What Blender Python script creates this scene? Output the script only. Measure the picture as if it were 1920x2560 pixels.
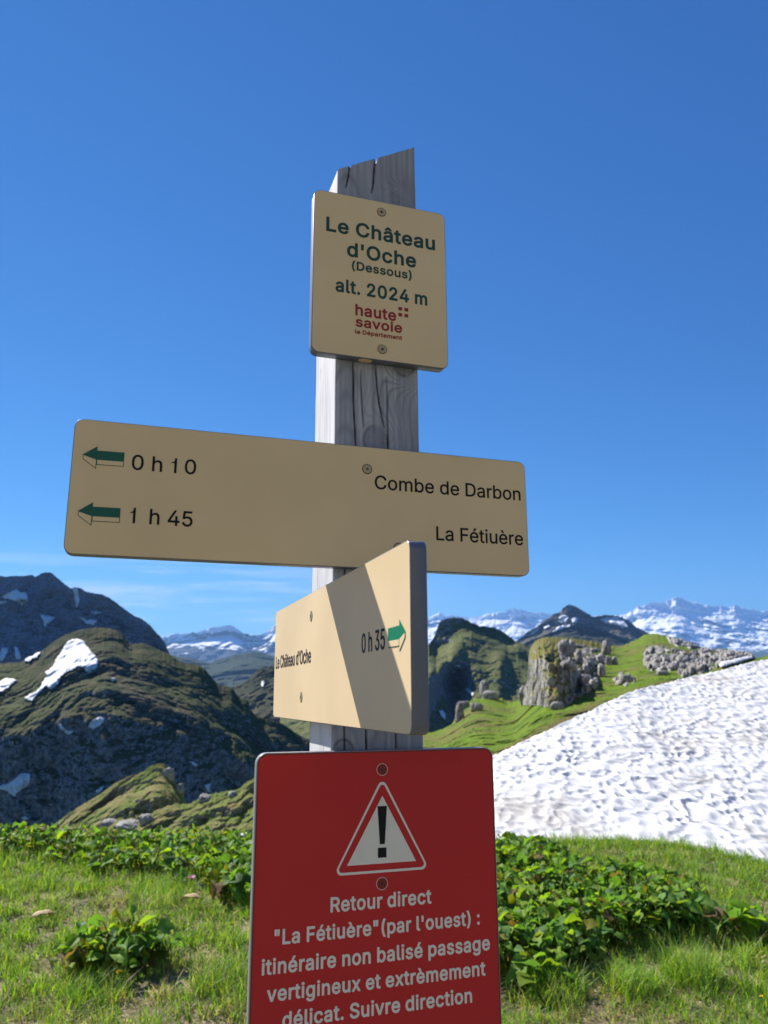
import bpy, bmesh, math, random
import numpy as np
from mathutils import Vector, Matrix

# ------------------------------------------------------------ scene, camera, world, sun
for o in list(bpy.data.objects): bpy.data.objects.remove(o)
scene = bpy.context.scene
C = scene.collection
F = 1946.9                      # focal length in pixels of a 1920 x 2560 picture
PITCH = math.radians(8.817)
CAM = np.array([0.0, 0.0, 1.6])
cd = bpy.data.cameras.new('camera')
cam = bpy.data.objects.new('camera', cd); C.objects.link(cam)
cam.location = CAM; cam.rotation_euler = (math.radians(90) + PITCH, 0, 0)
cd.sensor_fit = 'VERTICAL'; cd.sensor_height = 36.0; cd.sensor_width = 27.0
cd.lens = F / 2560 * 36.0
cd.clip_start = 0.05; cd.clip_end = 200000
cd.dof.use_dof = True; cd.dof.focus_distance = 0.84; cd.dof.aperture_fstop = 13
scene.camera = cam
scene.render.engine = 'CYCLES'
scene.cycles.use_denoising = True
scene.cycles.max_bounces = 8; scene.cycles.volume_bounces = 0
scene.cycles.transmission_bounces = 4
scene.view_settings.view_transform = 'Standard'; scene.view_settings.look = 'None'
scene.view_settings.exposure = 0.95; scene.view_settings.gamma = 1.0

SUN = Vector((-0.5385, 0.5493, 0.6390)).normalized()        # towards the sun
SUN_EL = math.asin(SUN.z); SUN_AZ = math.atan2(SUN.x, SUN.y)
sd = bpy.data.lights.new('sun', 'SUN'); sd.energy = 4.8; sd.angle = math.radians(0.53); sd.color = (1.0, 0.945, 0.86)
so = bpy.data.objects.new('sun', sd); C.objects.link(so); so.location = SUN * 50
so.rotation_euler = SUN.to_track_quat('Z', 'Y').to_euler()

w = bpy.data.worlds.new('World'); scene.world = w; w.use_nodes = True
nt = w.node_tree; nt.nodes.clear(); L = nt.links
sky = nt.nodes.new('ShaderNodeTexSky'); sky.sky_type = 'NISHITA'; sky.sun_disc = False
sky.sun_elevation = SUN_EL; sky.sun_rotation = SUN_AZ
sky.altitude = 3200; sky.air_density = 1.0; sky.dust_density = 0.0; sky.ozone_density = 3.0
# the thin, dry air of 2000 m: each colour of the sky takes its own tone curve
sep_ = nt.nodes.new('ShaderNodeSeparateColor'); L.new(sky.outputs[0], sep_.inputs[0]); gm = nt.nodes.new('ShaderNodeCombineColor')
for i_, (g_, k_) in enumerate(((0.82, 0.285), (0.74, 0.765), (0.58, 1.72))):
    pw = nt.nodes.new('ShaderNodeMath'); pw.operation = 'POWER'; pw.inputs[1].default_value = g_; L.new(sep_.outputs[i_], pw.inputs[0])
    ml = nt.nodes.new('ShaderNodeMath'); ml.operation = 'MULTIPLY'; ml.inputs[1].default_value = k_; L.new(pw.outputs[0], ml.inputs[0]); L.new(ml.outputs[0], gm.inputs[i_])
bg = nt.nodes.new('ShaderNodeBackground'); bg.inputs['Strength'].default_value = 0.08
wo = nt.nodes.new('ShaderNodeOutputWorld')
tc = nt.nodes.new('ShaderNodeTexCoord'); mp_ = nt.nodes.new('ShaderNodeMapping'); mp_.inputs['Scale'].default_value = (2.2, 2.2, 26.0); mp_.inputs['Rotation'].default_value = (0.0, -0.10, 0.0)
ns = nt.nodes.new('ShaderNodeTexNoise'); ns.inputs['Scale'].default_value = 2.0; ns.inputs['Detail'].default_value = 5.0; ns.inputs['Roughness'].default_value = 0.6
L.new(tc.outputs['Generated'], mp_.inputs[0]); L.new(mp_.outputs[0], ns.inputs['Vector'])
sx_ = nt.nodes.new('ShaderNodeSeparateXYZ'); L.new(tc.outputs['Generated'], sx_.inputs[0])
def rng_(sock, a, b):
    m = nt.nodes.new('ShaderNodeMapRange'); m.interpolation_type = 'SMOOTHSTEP'; m.inputs[1].default_value = a; m.inputs[2].default_value = b; L.new(sock, m.inputs[0]); return m.outputs[0]
def mul_(a, b):
    m = nt.nodes.new('ShaderNodeMath'); m.operation = 'MULTIPLY'; L.new(a, m.inputs[0])
    if isinstance(b, float): m.inputs[1].default_value = b
    else: L.new(b, m.inputs[1])
    return m.outputs[0]
# thin low cirrus, thicker towards the left horizon
cm = mul_(mul_(mul_(rng_(ns.outputs['Fac'], 0.42, 0.66), rng_(sx_.outputs[2], 0.12, 0.035)), rng_(sx_.outputs[0], 0.15, -0.22)), 0.60)
cw = nt.nodes.new('ShaderNodeMix'); cw.data_type = 'RGBA'; L.new(cm, cw.inputs[0]); L.new(gm.outputs[0], cw.inputs[6]); cw.inputs[7].default_value = (5.6, 6.0, 6.4, 1)
L.new(cw.outputs[2], bg.inputs['Color']); L.new(bg.outputs[0], wo.inputs[0])

# ------------------------------------------------------------ helpers
random.seed(7); RNG = np.random.default_rng(11)
cp, sp = math.cos(PITCH), math.sin(PITCH)
def pxdir(x, y):
    """world direction of a photo pixel, scaled so that its y (forward) is 1; arrays welcome"""
    a = (np.asarray(x, float) - 960) / F; b = -(np.asarray(y, float) - 1280) / F
    fy = cp - b * sp; fz = sp + b * cp
    return np.stack([a / fy, np.ones_like(fy), fz / fy], -1)
def at(x, y, D): return CAM + pxdir(x, y) * np.asarray(D, float)[..., None]

_perm = np.random.default_rng(3).permutation(256); _perm = np.concatenate([_perm, _perm, _perm])
_g = np.random.default_rng(4).normal(size=(256, 3)); _g /= np.linalg.norm(_g, axis=1)[:, None]
def noise3(P):
    P = np.asarray(P, float); i = np.floor(P).astype(int); f = P - i; i &= 255
    u = f * f * f * (f * (f * 6 - 15) + 10); out = 0
    for dx in (0, 1):
        wx = u[..., 0] if dx else 1 - u[..., 0]
        for dy in (0, 1):
            wy = u[..., 1] if dy else 1 - u[..., 1]
            for dz in (0, 1):
                wz = u[..., 2] if dz else 1 - u[..., 2]
                h = _perm[_perm[_perm[i[..., 0] + dx] + i[..., 1] + dy] + i[..., 2] + dz]
                g = _g[h]
                out = out + wx * wy * wz * (g[..., 0] * (f[..., 0] - dx) + g[..., 1] * (f[..., 1] - dy) + g[..., 2] * (f[..., 2] - dz))
    return out * 1.6
def fbm(P, o=5, ridged=False, gain=0.5):
    P = np.asarray(P, float); s = 0; a = 1.0; t = 0
    for k in range(o):
        n = noise3(P * 2 ** k + 17.3 * k)
        if ridged: n = 1 - 2 * np.abs(n)
        s = s + a * n; t += a; a *= gain
    return s / t

def tag(o, label=None, cat=None, group=None, kind=None):
    if label: o['label'] = label
    if cat: o['category'] = cat
    if group: o['group'] = group
    if kind: o['kind'] = kind
    return o
def mesh_np(name, V, Q, mat, parent=None, smooth=True, cols=None, mats=None, midx=None):
    """link one mesh from arrays: V (n,3), Q (m,k)"""
    V = np.asarray(V, np.float32); Q = np.asarray(Q, np.int32)
    me = bpy.data.meshes.new(name); k = Q.shape[1]
    me.vertices.add(len(V)); me.vertices.foreach_set('co', V.ravel())
    me.loops.add(Q.size); me.loops.foreach_set('vertex_index', Q.ravel())
    me.polygons.add(len(Q)); me.polygons.foreach_set('loop_start', np.arange(0, Q.size, k, dtype=np.int32))
    me.polygons.foreach_set('loop_total', np.full(len(Q), k, np.int32))
    if smooth: me.polygons.foreach_set('use_smooth', np.ones(len(Q), bool))
    for m in (mats or [mat]): me.materials.append(m)
    if midx is not None: me.polygons.foreach_set('material_index', np.asarray(midx, np.int32))
    if cols is not None:
        ca = me.color_attributes.new('Col', 'FLOAT_COLOR', 'POINT')
        c4 = np.ones((len(V), 4), np.float32); c4[:, :3] = cols; ca.data.foreach_set('color', c4.ravel())
    me.update(); me.validate()
    o = bpy.data.objects.new(name, me); C.objects.link(o)
    if parent: o.parent = parent
    return o
def grid_faces(nx, ny):
    """faces of a (ny rows, nx columns) vertex grid"""
    i = np.arange(nx - 1)[None, :] + nx * np.arange(ny - 1)[:, None]
    return np.stack([i, i + 1, i + nx + 1, i + nx], -1).reshape(-1, 4)
def obj_bm(name, bm, mat, parent=None, smooth=False, mats=None):
    me = bpy.data.meshes.new(name); bm.normal_update(); bm.to_mesh(me); bm.free()
    for m in (mats or [mat]): me.materials.append(m)
    if smooth: me.polygons.foreach_set('use_smooth', np.ones(len(me.polygons), bool))
    o = bpy.data.objects.new(name, me); C.objects.link(o)
    if parent: o.parent = parent
    return o
def empty(name, M=None, loc=None):
    o = bpy.data.objects.new(name, None); C.objects.link(o); o.empty_display_size = 0.05
    if M is not None: o.matrix_world = M
    if loc is not None: o.location = loc
    return o

class N:
    """tiny node-tree writer"""
    def __init__(s, name):
        s.m = bpy.data.materials.new(name); s.m.use_nodes = True; s.t = s.m.node_tree; s.t.nodes.clear()
        s.out = s.t.nodes.new('ShaderNodeOutputMaterial')
    def n(s, typ, **kw):
        x = s.t.nodes.new('ShaderNode' + typ)
        for k, v in kw.items():
            if k.startswith('_'): setattr(x, k[1:], v)
            else: s.set(x.inputs[k.replace('__', ' ')], v)
        return x
    def set(s, inp, v):
        if hasattr(v, 'is_output') or isinstance(v, bpy.types.NodeSocket): s.t.links.new(v, inp)
        elif isinstance(v, bpy.types.Node): s.t.links.new(v.outputs[0], inp)
        else: inp.default_value = v
    def noise(s, scale, detail=4, rough=0.55, vec=None, dist=0.0):
        x = s.t.nodes.new('ShaderNodeTexNoise'); x.inputs['Scale'].default_value = scale
        x.inputs['Detail'].default_value = detail; x.inputs['Roughness'].default_value = rough; x.inputs['Distortion'].default_value = dist
        s.set(x.inputs['Vector'], vec if vec is not None else s.coord()); return x.outputs['Fac']
    def coord(s, which='Object'):
        if not hasattr(s, '_tc'): s._tc = s.t.nodes.new('ShaderNodeTexCoord')
        return s._tc.outputs[which]
    def math(s, op, a, b=0.0, clamp=False):
        x = s.t.nodes.new('ShaderNodeMath'); x.operation = op; x.use_clamp = clamp; s.set(x.inputs[0], a); s.set(x.inputs[1], b); return x.outputs[0]
    def mapr(s, v, a, b, c=0.0, d=1.0):
        x = s.t.nodes.new('ShaderNodeMapRange'); x.interpolation_type = 'SMOOTHSTEP'
        for i, k in enumerate((v, a, b, c, d)): s.set(x.inputs[i], k)
        return x.outputs[0]
    def mix(s, f, a, b, mode='MIX'):
        x = s.t.nodes.new('ShaderNodeMix'); x.data_type = 'RGBA'; x.blend_type = mode
        s.set(x.inputs[0], f); s.set(x.inputs[6], a if not isinstance(a, tuple) else a + (1,)); s.set(x.inputs[7], b if not isinstance(b, tuple) else b + (1,))
        return x.outputs[2]
    def nz(s):
        g = s.t.nodes.new('ShaderNodeNewGeometry'); x = s.t.nodes.new('ShaderNodeSeparateXYZ'); s.t.links.new(g.outputs['Normal'], x.inputs[0]); return x.outputs[2]
    def pz(s):
        x = s.t.nodes.new('ShaderNodeSeparateXYZ'); s.t.links.new(s.coord(), x.inputs[0]); return x.outputs[2]
    def bump(s, h, strength, dist):
        x = s.t.nodes.new('ShaderNodeBump'); x.inputs['Strength'].default_value = strength; x.inputs['Distance'].default_value = dist
        s.set(x.inputs['Height'], h); return x.outputs[0]
    def done(s, col, rough=0.8, bump=None, spec=0.3, **kw):
        b = s.t.nodes.new('ShaderNodeBsdfPrincipled'); s.set(b.inputs['Base Color'], col if not isinstance(col, tuple) else col + (1,))
        s.set(b.inputs['Roughness'], rough); b.inputs['Specular IOR Level'].default_value = spec
        if bump is not None: s.set(b.inputs['Normal'], bump)
        for k, v in kw.items(): s.set(b.inputs[k.replace('__', ' ')], v)
        s.t.links.new(b.outputs[0], s.out.inputs[0]); s.bsdf = b; return s.m
# ------------------------------------------------------------ the signpost and its four signs
# post frame: x along the front face, y into the post, z up the post
PM = Matrix(((0.950202, -0.311618, -0.003312, -0.051421), (0.310929, 0.94728, 0.07735, 0.792185), (-0.020967, -0.074528, 0.996998, 1.720158), (0, 0, 0, 1)))
PW = 0.095
def m_beige():
    n = N('beige_resin'); g = n.noise(900, 2, 0.6); v = n.noise(9, 3)
    col = n.mix(n.mapr(v, 0.3, 0.7), (0.645, 0.50, 0.30), (0.70, 0.545, 0.33))
    return n.done(col, 0.55, n.bump(g, 0.12, 0.0004), 0.25)
def plain(name, col, rough=0.5, spec=0.4, var=0.12, scale=120):
    n = N(name); v = n.noise(scale, 3)
    c2 = tuple(max(0, c * (1 - var)) for c in col)
    return n.done(n.mix(v, c2, col), rough, n.bump(v, 0.05, 0.0003), spec)
M_beige = m_beige()
M_core = plain('grey_resin_edge', (0.115, 0.128, 0.18), 0.34, 0.6)
M_redface = plain('red_resin', (0.50, 0.027, 0.033), 0.45, 0.22, 0.10, 14)
M_redcore = plain('grey_resin_rim', (0.24, 0.24, 0.25), 0.34, 0.6)
M_green = plain('green_print', (0.006, 0.19, 0.10), 0.8, 0.05)
M_dkgreen = plain('dark_green_print', (0.006, 0.058, 0.047), 0.5)
M_arrow = plain('arrow_green_print', (0.010, 0.105, 0.080), 0.5, 0.25)
M_black = plain('black_print', (0.009, 0.009, 0.014), 0.6, 0.2)
M_logo = plain('dark_red_print', (0.28, 0.012, 0.016), 0.5)
M_white = plain('white_print', (0.74, 0.73, 0.70), 0.5, 0.25)
M_screwhead = plain('screw_cap_beige', (0.42, 0.34, 0.21), 0.4)
M_screwred = plain('screw_cap_red', (0.22, 0.012, 0.015), 0.4)
M_dark = plain('dark_groove', (0.03, 0.03, 0.028), 0.6)
M_brown = plain('socket_brown', (0.10, 0.085, 0.05), 0.5)

GLY = {
39: [412, [153,621,142,635,127,1019,141,1031,273,1031,282,1025,285,1013,270,629,255,621]],
48: [906, [444,-27,342,-11,257,34,176,118,126,220,92,352,82,508,92,664,124,790,180,903,252,980,342,1028,456,1045,570,1025,654,980,726,903,782,790,814,664,825,508,814,352,783,226,730,118,654,36,569,-8], [425,118,456,114,516,124,570,158,614,214,647,292,667,388,674,508,667,628,647,724,616,802,567,862,516,894,456,904,387,892,336,859,291,802,259,724,239,628,233,508,239,388,259,292,292,214,336,158,390,124]],
49: [906, [320,-13,310,0,310,672,302,676,110,676,103,678,96,690,104,703,251,762,314,842,339,1026,350,1031,452,1031,461,1026,464,1014,464,0,452,-14]],
51: [906, [417,-26,345,-19,261,6,183,52,129,106,90,178,74,268,87,278,225,277,232,268,243,220,267,180,297,152,333,132,387,118,435,114,489,118,543,134,585,159,615,192,637,238,644,292,639,334,621,382,587,424,543,454,483,474,399,481,309,482,299,496,300,604,548,886,537,890,135,891,125,904,125,1018,129,1027,141,1031,747,1031,759,1018,758,916,475,592,531,590,621,565,699,516,753,454,789,370,800,292,788,202,747,118,693,58,627,15,537,-17]],
52: [906, [559,-13,549,0,547,196,79,197,65,210,67,324,481,1022,493,1031,625,1030,632,1026,635,1014,239,342,547,340,551,642,565,649,685,649,697,643,700,636,700,342,829,339,840,324,840,210,835,200,709,197,700,192,697,-8,685,-14]],
53: [906, [425,-26,353,-19,275,9,203,58,155,112,121,178,107,268,119,275,251,273,257,266,268,220,285,190,319,154,353,134,395,119,443,114,497,121,545,141,585,172,614,214,635,268,642,322,635,382,614,436,584,478,539,513,491,533,437,540,383,535,341,524,299,506,257,478,137,491,124,496,121,508,179,1021,191,1031,737,1030,745,1024,747,1012,747,904,737,891,317,890,313,886,287,632,347,662,407,677,461,681,527,675,593,655,651,622,701,580,742,526,769,472,790,400,796,328,785,232,749,142,698,76,623,17,539,-16,443,-28]],
67: [1020, [519,-26,405,-11,297,36,198,118,126,226,82,352,67,508,82,664,126,790,198,898,291,978,399,1025,537,1045,615,1038,687,1021,753,993,813,953,864,904,908,844,939,776,960,694,957,687,945,682,813,683,806,688,787,742,769,778,741,815,705,847,669,868,627,884,579,894,531,897,450,886,375,852,311,796,264,724,232,622,221,508,232,394,265,292,311,220,375,165,453,131,537,120,579,123,627,134,669,150,706,172,740,202,768,238,789,280,805,328,813,334,945,335,957,329,960,322,941,244,907,172,867,117,813,65,753,25,687,-4,609,-22]],
68: [1004, [114,-13,106,0,108,1024,120,1031,456,1031,594,1015,714,968,780,920,837,858,880,786,923,660,937,510,923,366,878,228,834,159,775,96,708,49,588,3,438,-14], [263,132,270,128,426,128,540,140,630,174,696,228,744,302,774,402,784,510,773,624,746,714,701,786,630,845,546,878,438,889,263,888]],
70: [820, [114,-13,106,0,108,1024,120,1031,744,1030,752,1014,752,900,744,890,263,888,264,573,696,570,706,558,705,438,690,428,264,427,262,-6,246,-14]],
76: [786, [114,-13,106,0,106,1020,120,1031,252,1031,260,1026,263,1014,263,132,270,128,726,127,736,114,736,0,732,-10,720,-14]],
79: [1067, [519,-26,405,-11,297,36,198,118,127,226,82,352,67,508,82,664,127,790,198,898,291,977,399,1025,537,1045,663,1028,771,981,869,898,941,790,984,664,1000,508,985,358,941,226,869,118,777,40,663,-11,537,-28], [503,124,537,120,621,132,693,165,753,217,803,292,834,388,846,508,835,628,804,724,756,796,687,855,615,887,537,897,453,887,381,855,311,796,264,724,233,628,221,508,233,388,265,292,312,220,381,162,453,130]],
97: [778, [301,-29,247,-23,181,-1,127,32,85,79,55,145,47,217,55,283,75,331,105,367,146,397,193,419,253,436,355,454,469,468,523,482,533,493,537,511,531,559,522,583,505,607,475,630,439,643,391,648,343,643,307,633,271,613,243,589,205,535,79,568,68,583,105,655,149,703,205,741,259,763,325,778,391,783,481,773,529,758,577,734,622,697,656,649,680,583,687,499,686,-5,673,-14,547,-13,539,1,539,61,535,67,511,37,482,13,439,-10,379,-26], [296,109,343,105,403,112,451,131,487,158,514,193,532,235,537,277,536,355,277,304,241,289,219,271,202,241,198,211,204,175,217,151,236,133,265,117]],
98: [849, [441,-28,393,-24,338,-4,292,26,243,84,238,74,237,-4,231,-12,105,-14,92,-4,91,1016,99,1030,225,1031,240,1022,243,671,297,732,339,758,387,776,459,783,549,771,639,728,700,674,753,590,783,494,794,380,783,260,753,164,700,80,633,20,549,-18,459,-30], [427,110,501,117,549,142,588,182,620,242,636,302,642,380,636,452,620,512,589,572,549,613,507,634,441,646,375,635,333,614,291,573,262,518,246,458,239,380,246,302,261,242,292,182,334,140,381,117]],
99: [791, [398,-28,314,-17,230,19,152,85,99,164,66,260,54,374,67,494,101,590,152,668,224,730,308,768,416,783,470,779,524,767,572,749,620,722,657,692,693,650,717,608,736,560,736,548,728,541,602,511,593,518,567,572,536,605,482,635,416,646,356,637,298,608,258,566,230,512,213,446,207,374,213,302,230,242,257,188,296,146,350,117,416,107,482,117,530,142,572,187,602,247,728,219,740,206,721,152,693,104,662,67,620,32,572,3,524,-15,470,-27]],
100: [849, [380,-29,296,-17,216,20,146,84,96,164,66,260,54,380,66,494,97,590,150,674,212,729,302,771,392,783,458,777,512,758,549,734,584,702,602,677,607,686,608,1022,620,1031,746,1031,753,1028,758,1016,757,-4,746,-14,620,-13,612,-4,608,86,584,52,554,23,512,-4,458,-23], [396,110,470,117,518,142,557,182,586,236,603,302,609,380,603,458,587,518,558,572,518,613,470,637,410,646,344,635,296,610,260,572,229,512,213,452,207,380,213,302,229,242,260,183,302,141,350,116]],
101: [808, [410,-28,320,-18,230,19,152,84,96,170,66,260,54,374,66,488,98,584,151,668,229,734,308,769,410,783,476,777,536,761,596,732,650,689,692,638,728,566,749,482,756,386,756,338,746,326,212,324,213,278,232,224,266,171,308,136,362,114,428,106,506,120,536,135,560,154,582,182,599,218,608,225,734,195,743,188,743,176,716,116,680,69,632,28,572,-3,506,-23], [210,458,596,456,600,464,582,530,551,584,518,615,470,638,410,646,349,638,302,616,260,579,230,530,213,482]],
104: [820, [99,-13,91,0,91,1020,105,1031,231,1030,238,1026,241,1014,243,681,297,736,363,768,459,783,531,774,597,749,651,708,694,648,720,570,728,480,728,0,723,-11,711,-14,591,-14,579,-6,578,468,567,541,531,602,483,633,417,644,369,637,333,624,297,599,265,558,248,510,241,450,240,-6,225,-14]],
105: [333, [101,-13,91,0,91,762,95,769,107,773,227,773,238,768,241,756,241,0,234,-12,227,-14], [149,875,131,879,101,897,77,928,69,966,76,1002,97,1032,131,1055,167,1061,203,1056,239,1033,259,1002,267,966,259,930,239,900,209,881,167,872]],
109: [1220, [99,-13,91,0,91,756,99,772,231,771,238,762,239,690,243,684,255,702,291,736,345,767,387,781,435,786,515,774,585,731,639,660,664,696,703,732,753,762,813,781,879,785,939,779,999,757,1053,718,1092,666,1120,594,1128,510,1128,0,1121,-12,993,-14,978,-6,977,504,967,570,933,616,891,638,837,647,789,641,753,625,729,607,705,575,689,534,685,492,684,-6,669,-14,549,-14,537,-8,534,516,525,570,495,612,453,637,399,647,357,641,321,627,293,606,264,570,247,528,241,474,240,-6,225,-14]],
110: [819, [99,-13,91,0,91,756,94,768,105,773,231,770,237,762,238,684,243,680,297,736,375,772,459,783,531,774,597,749,651,708,690,654,720,570,728,480,727,-6,711,-14,591,-14,579,-6,578,468,567,541,531,602,483,633,417,644,369,637,333,624,297,599,265,558,248,510,241,450,240,-6,225,-14]],
111: [830, [398,-28,314,-17,230,19,152,85,99,164,66,260,54,374,67,494,101,590,152,668,224,730,308,768,416,783,518,770,600,734,679,668,730,590,763,494,776,374,764,260,734,170,674,80,602,20,518,-17,416,-30], [395,110,416,107,482,118,530,143,569,182,601,242,618,302,624,374,618,446,602,506,573,566,530,609,482,635,416,646,350,636,298,608,258,566,230,511,213,446,207,374,213,302,230,242,260,184,302,142,350,117]],
114: [518, [99,-13,91,0,93,766,105,773,231,770,237,762,237,696,243,692,297,745,357,774,429,784,495,778,501,768,498,636,489,631,417,637,369,633,327,617,286,588,263,558,247,522,241,468,240,-6,225,-14]],
116: [455, [325,-20,247,-9,181,29,130,100,116,184,115,640,13,640,-1,652,1,766,13,773,115,775,116,940,120,952,127,956,253,956,262,952,266,940,266,778,271,773,409,773,422,760,422,652,415,642,271,640,266,634,266,196,271,157,283,133,307,118,343,114,403,121,412,118,419,106,440,4,434,-8,427,-11,385,-19]],
117: [820, [351,-23,291,-16,225,9,171,49,126,110,101,182,91,278,92,764,105,773,225,773,240,764,241,290,252,218,287,158,333,127,399,114,453,121,489,136,525,162,554,200,572,248,578,308,579,764,591,773,717,773,728,758,727,-4,717,-14,591,-13,583,-4,579,80,519,21,453,-10]],
226: [778, [301,-29,247,-23,181,-1,127,32,85,79,55,145,47,217,55,283,75,331,105,367,146,397,193,419,253,436,355,454,469,468,523,482,533,493,537,511,531,559,522,583,505,607,475,630,439,643,391,648,343,643,307,633,271,613,243,589,205,535,79,568,68,583,105,655,149,703,205,741,259,763,325,778,391,783,481,773,529,758,577,734,622,697,656,649,680,583,687,499,686,-5,673,-14,547,-13,539,1,539,61,535,67,511,37,482,13,439,-10,379,-26], [296,109,343,105,403,112,451,131,487,158,514,193,532,235,537,277,536,355,277,304,241,289,219,271,202,241,198,211,204,175,217,151,236,133,265,117], [157,857,147,865,151,882,307,1064,319,1072,445,1069,611,877,601,863,469,858,379,967,287,859]],
232: [808, [410,-28,320,-18,230,19,152,84,96,170,66,260,54,374,66,488,98,584,151,668,229,734,308,769,410,783,476,777,536,761,596,732,650,689,692,638,728,566,749,482,756,386,756,338,746,326,212,324,213,278,232,224,266,171,308,136,362,114,428,106,506,120,536,135,560,154,582,182,599,218,608,225,734,195,743,188,743,176,716,116,680,69,632,28,572,-3,506,-23], [210,458,596,456,600,464,582,530,551,584,518,615,470,638,410,646,349,638,302,616,260,579,230,530,213,482], [350,847,214,1052,214,1064,220,1070,362,1072,377,1064,472,866,473,854,458,844]],
233: [808, [410,-28,320,-18,230,19,152,84,96,170,66,260,54,374,66,488,98,584,151,668,229,734,308,769,410,783,476,777,536,761,596,732,650,689,692,638,728,566,749,482,756,386,756,338,746,326,212,324,213,278,232,224,266,171,308,136,362,114,428,106,506,120,536,135,560,154,582,182,599,218,608,225,734,195,743,188,743,176,716,116,680,69,632,28,572,-3,506,-23], [210,458,596,456,600,464,582,530,551,584,518,615,470,638,410,646,349,638,302,616,260,579,230,530,213,482], [350,845,341,854,342,866,440,1069,584,1072,596,1068,599,1052,464,848,452,844]]}
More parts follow.
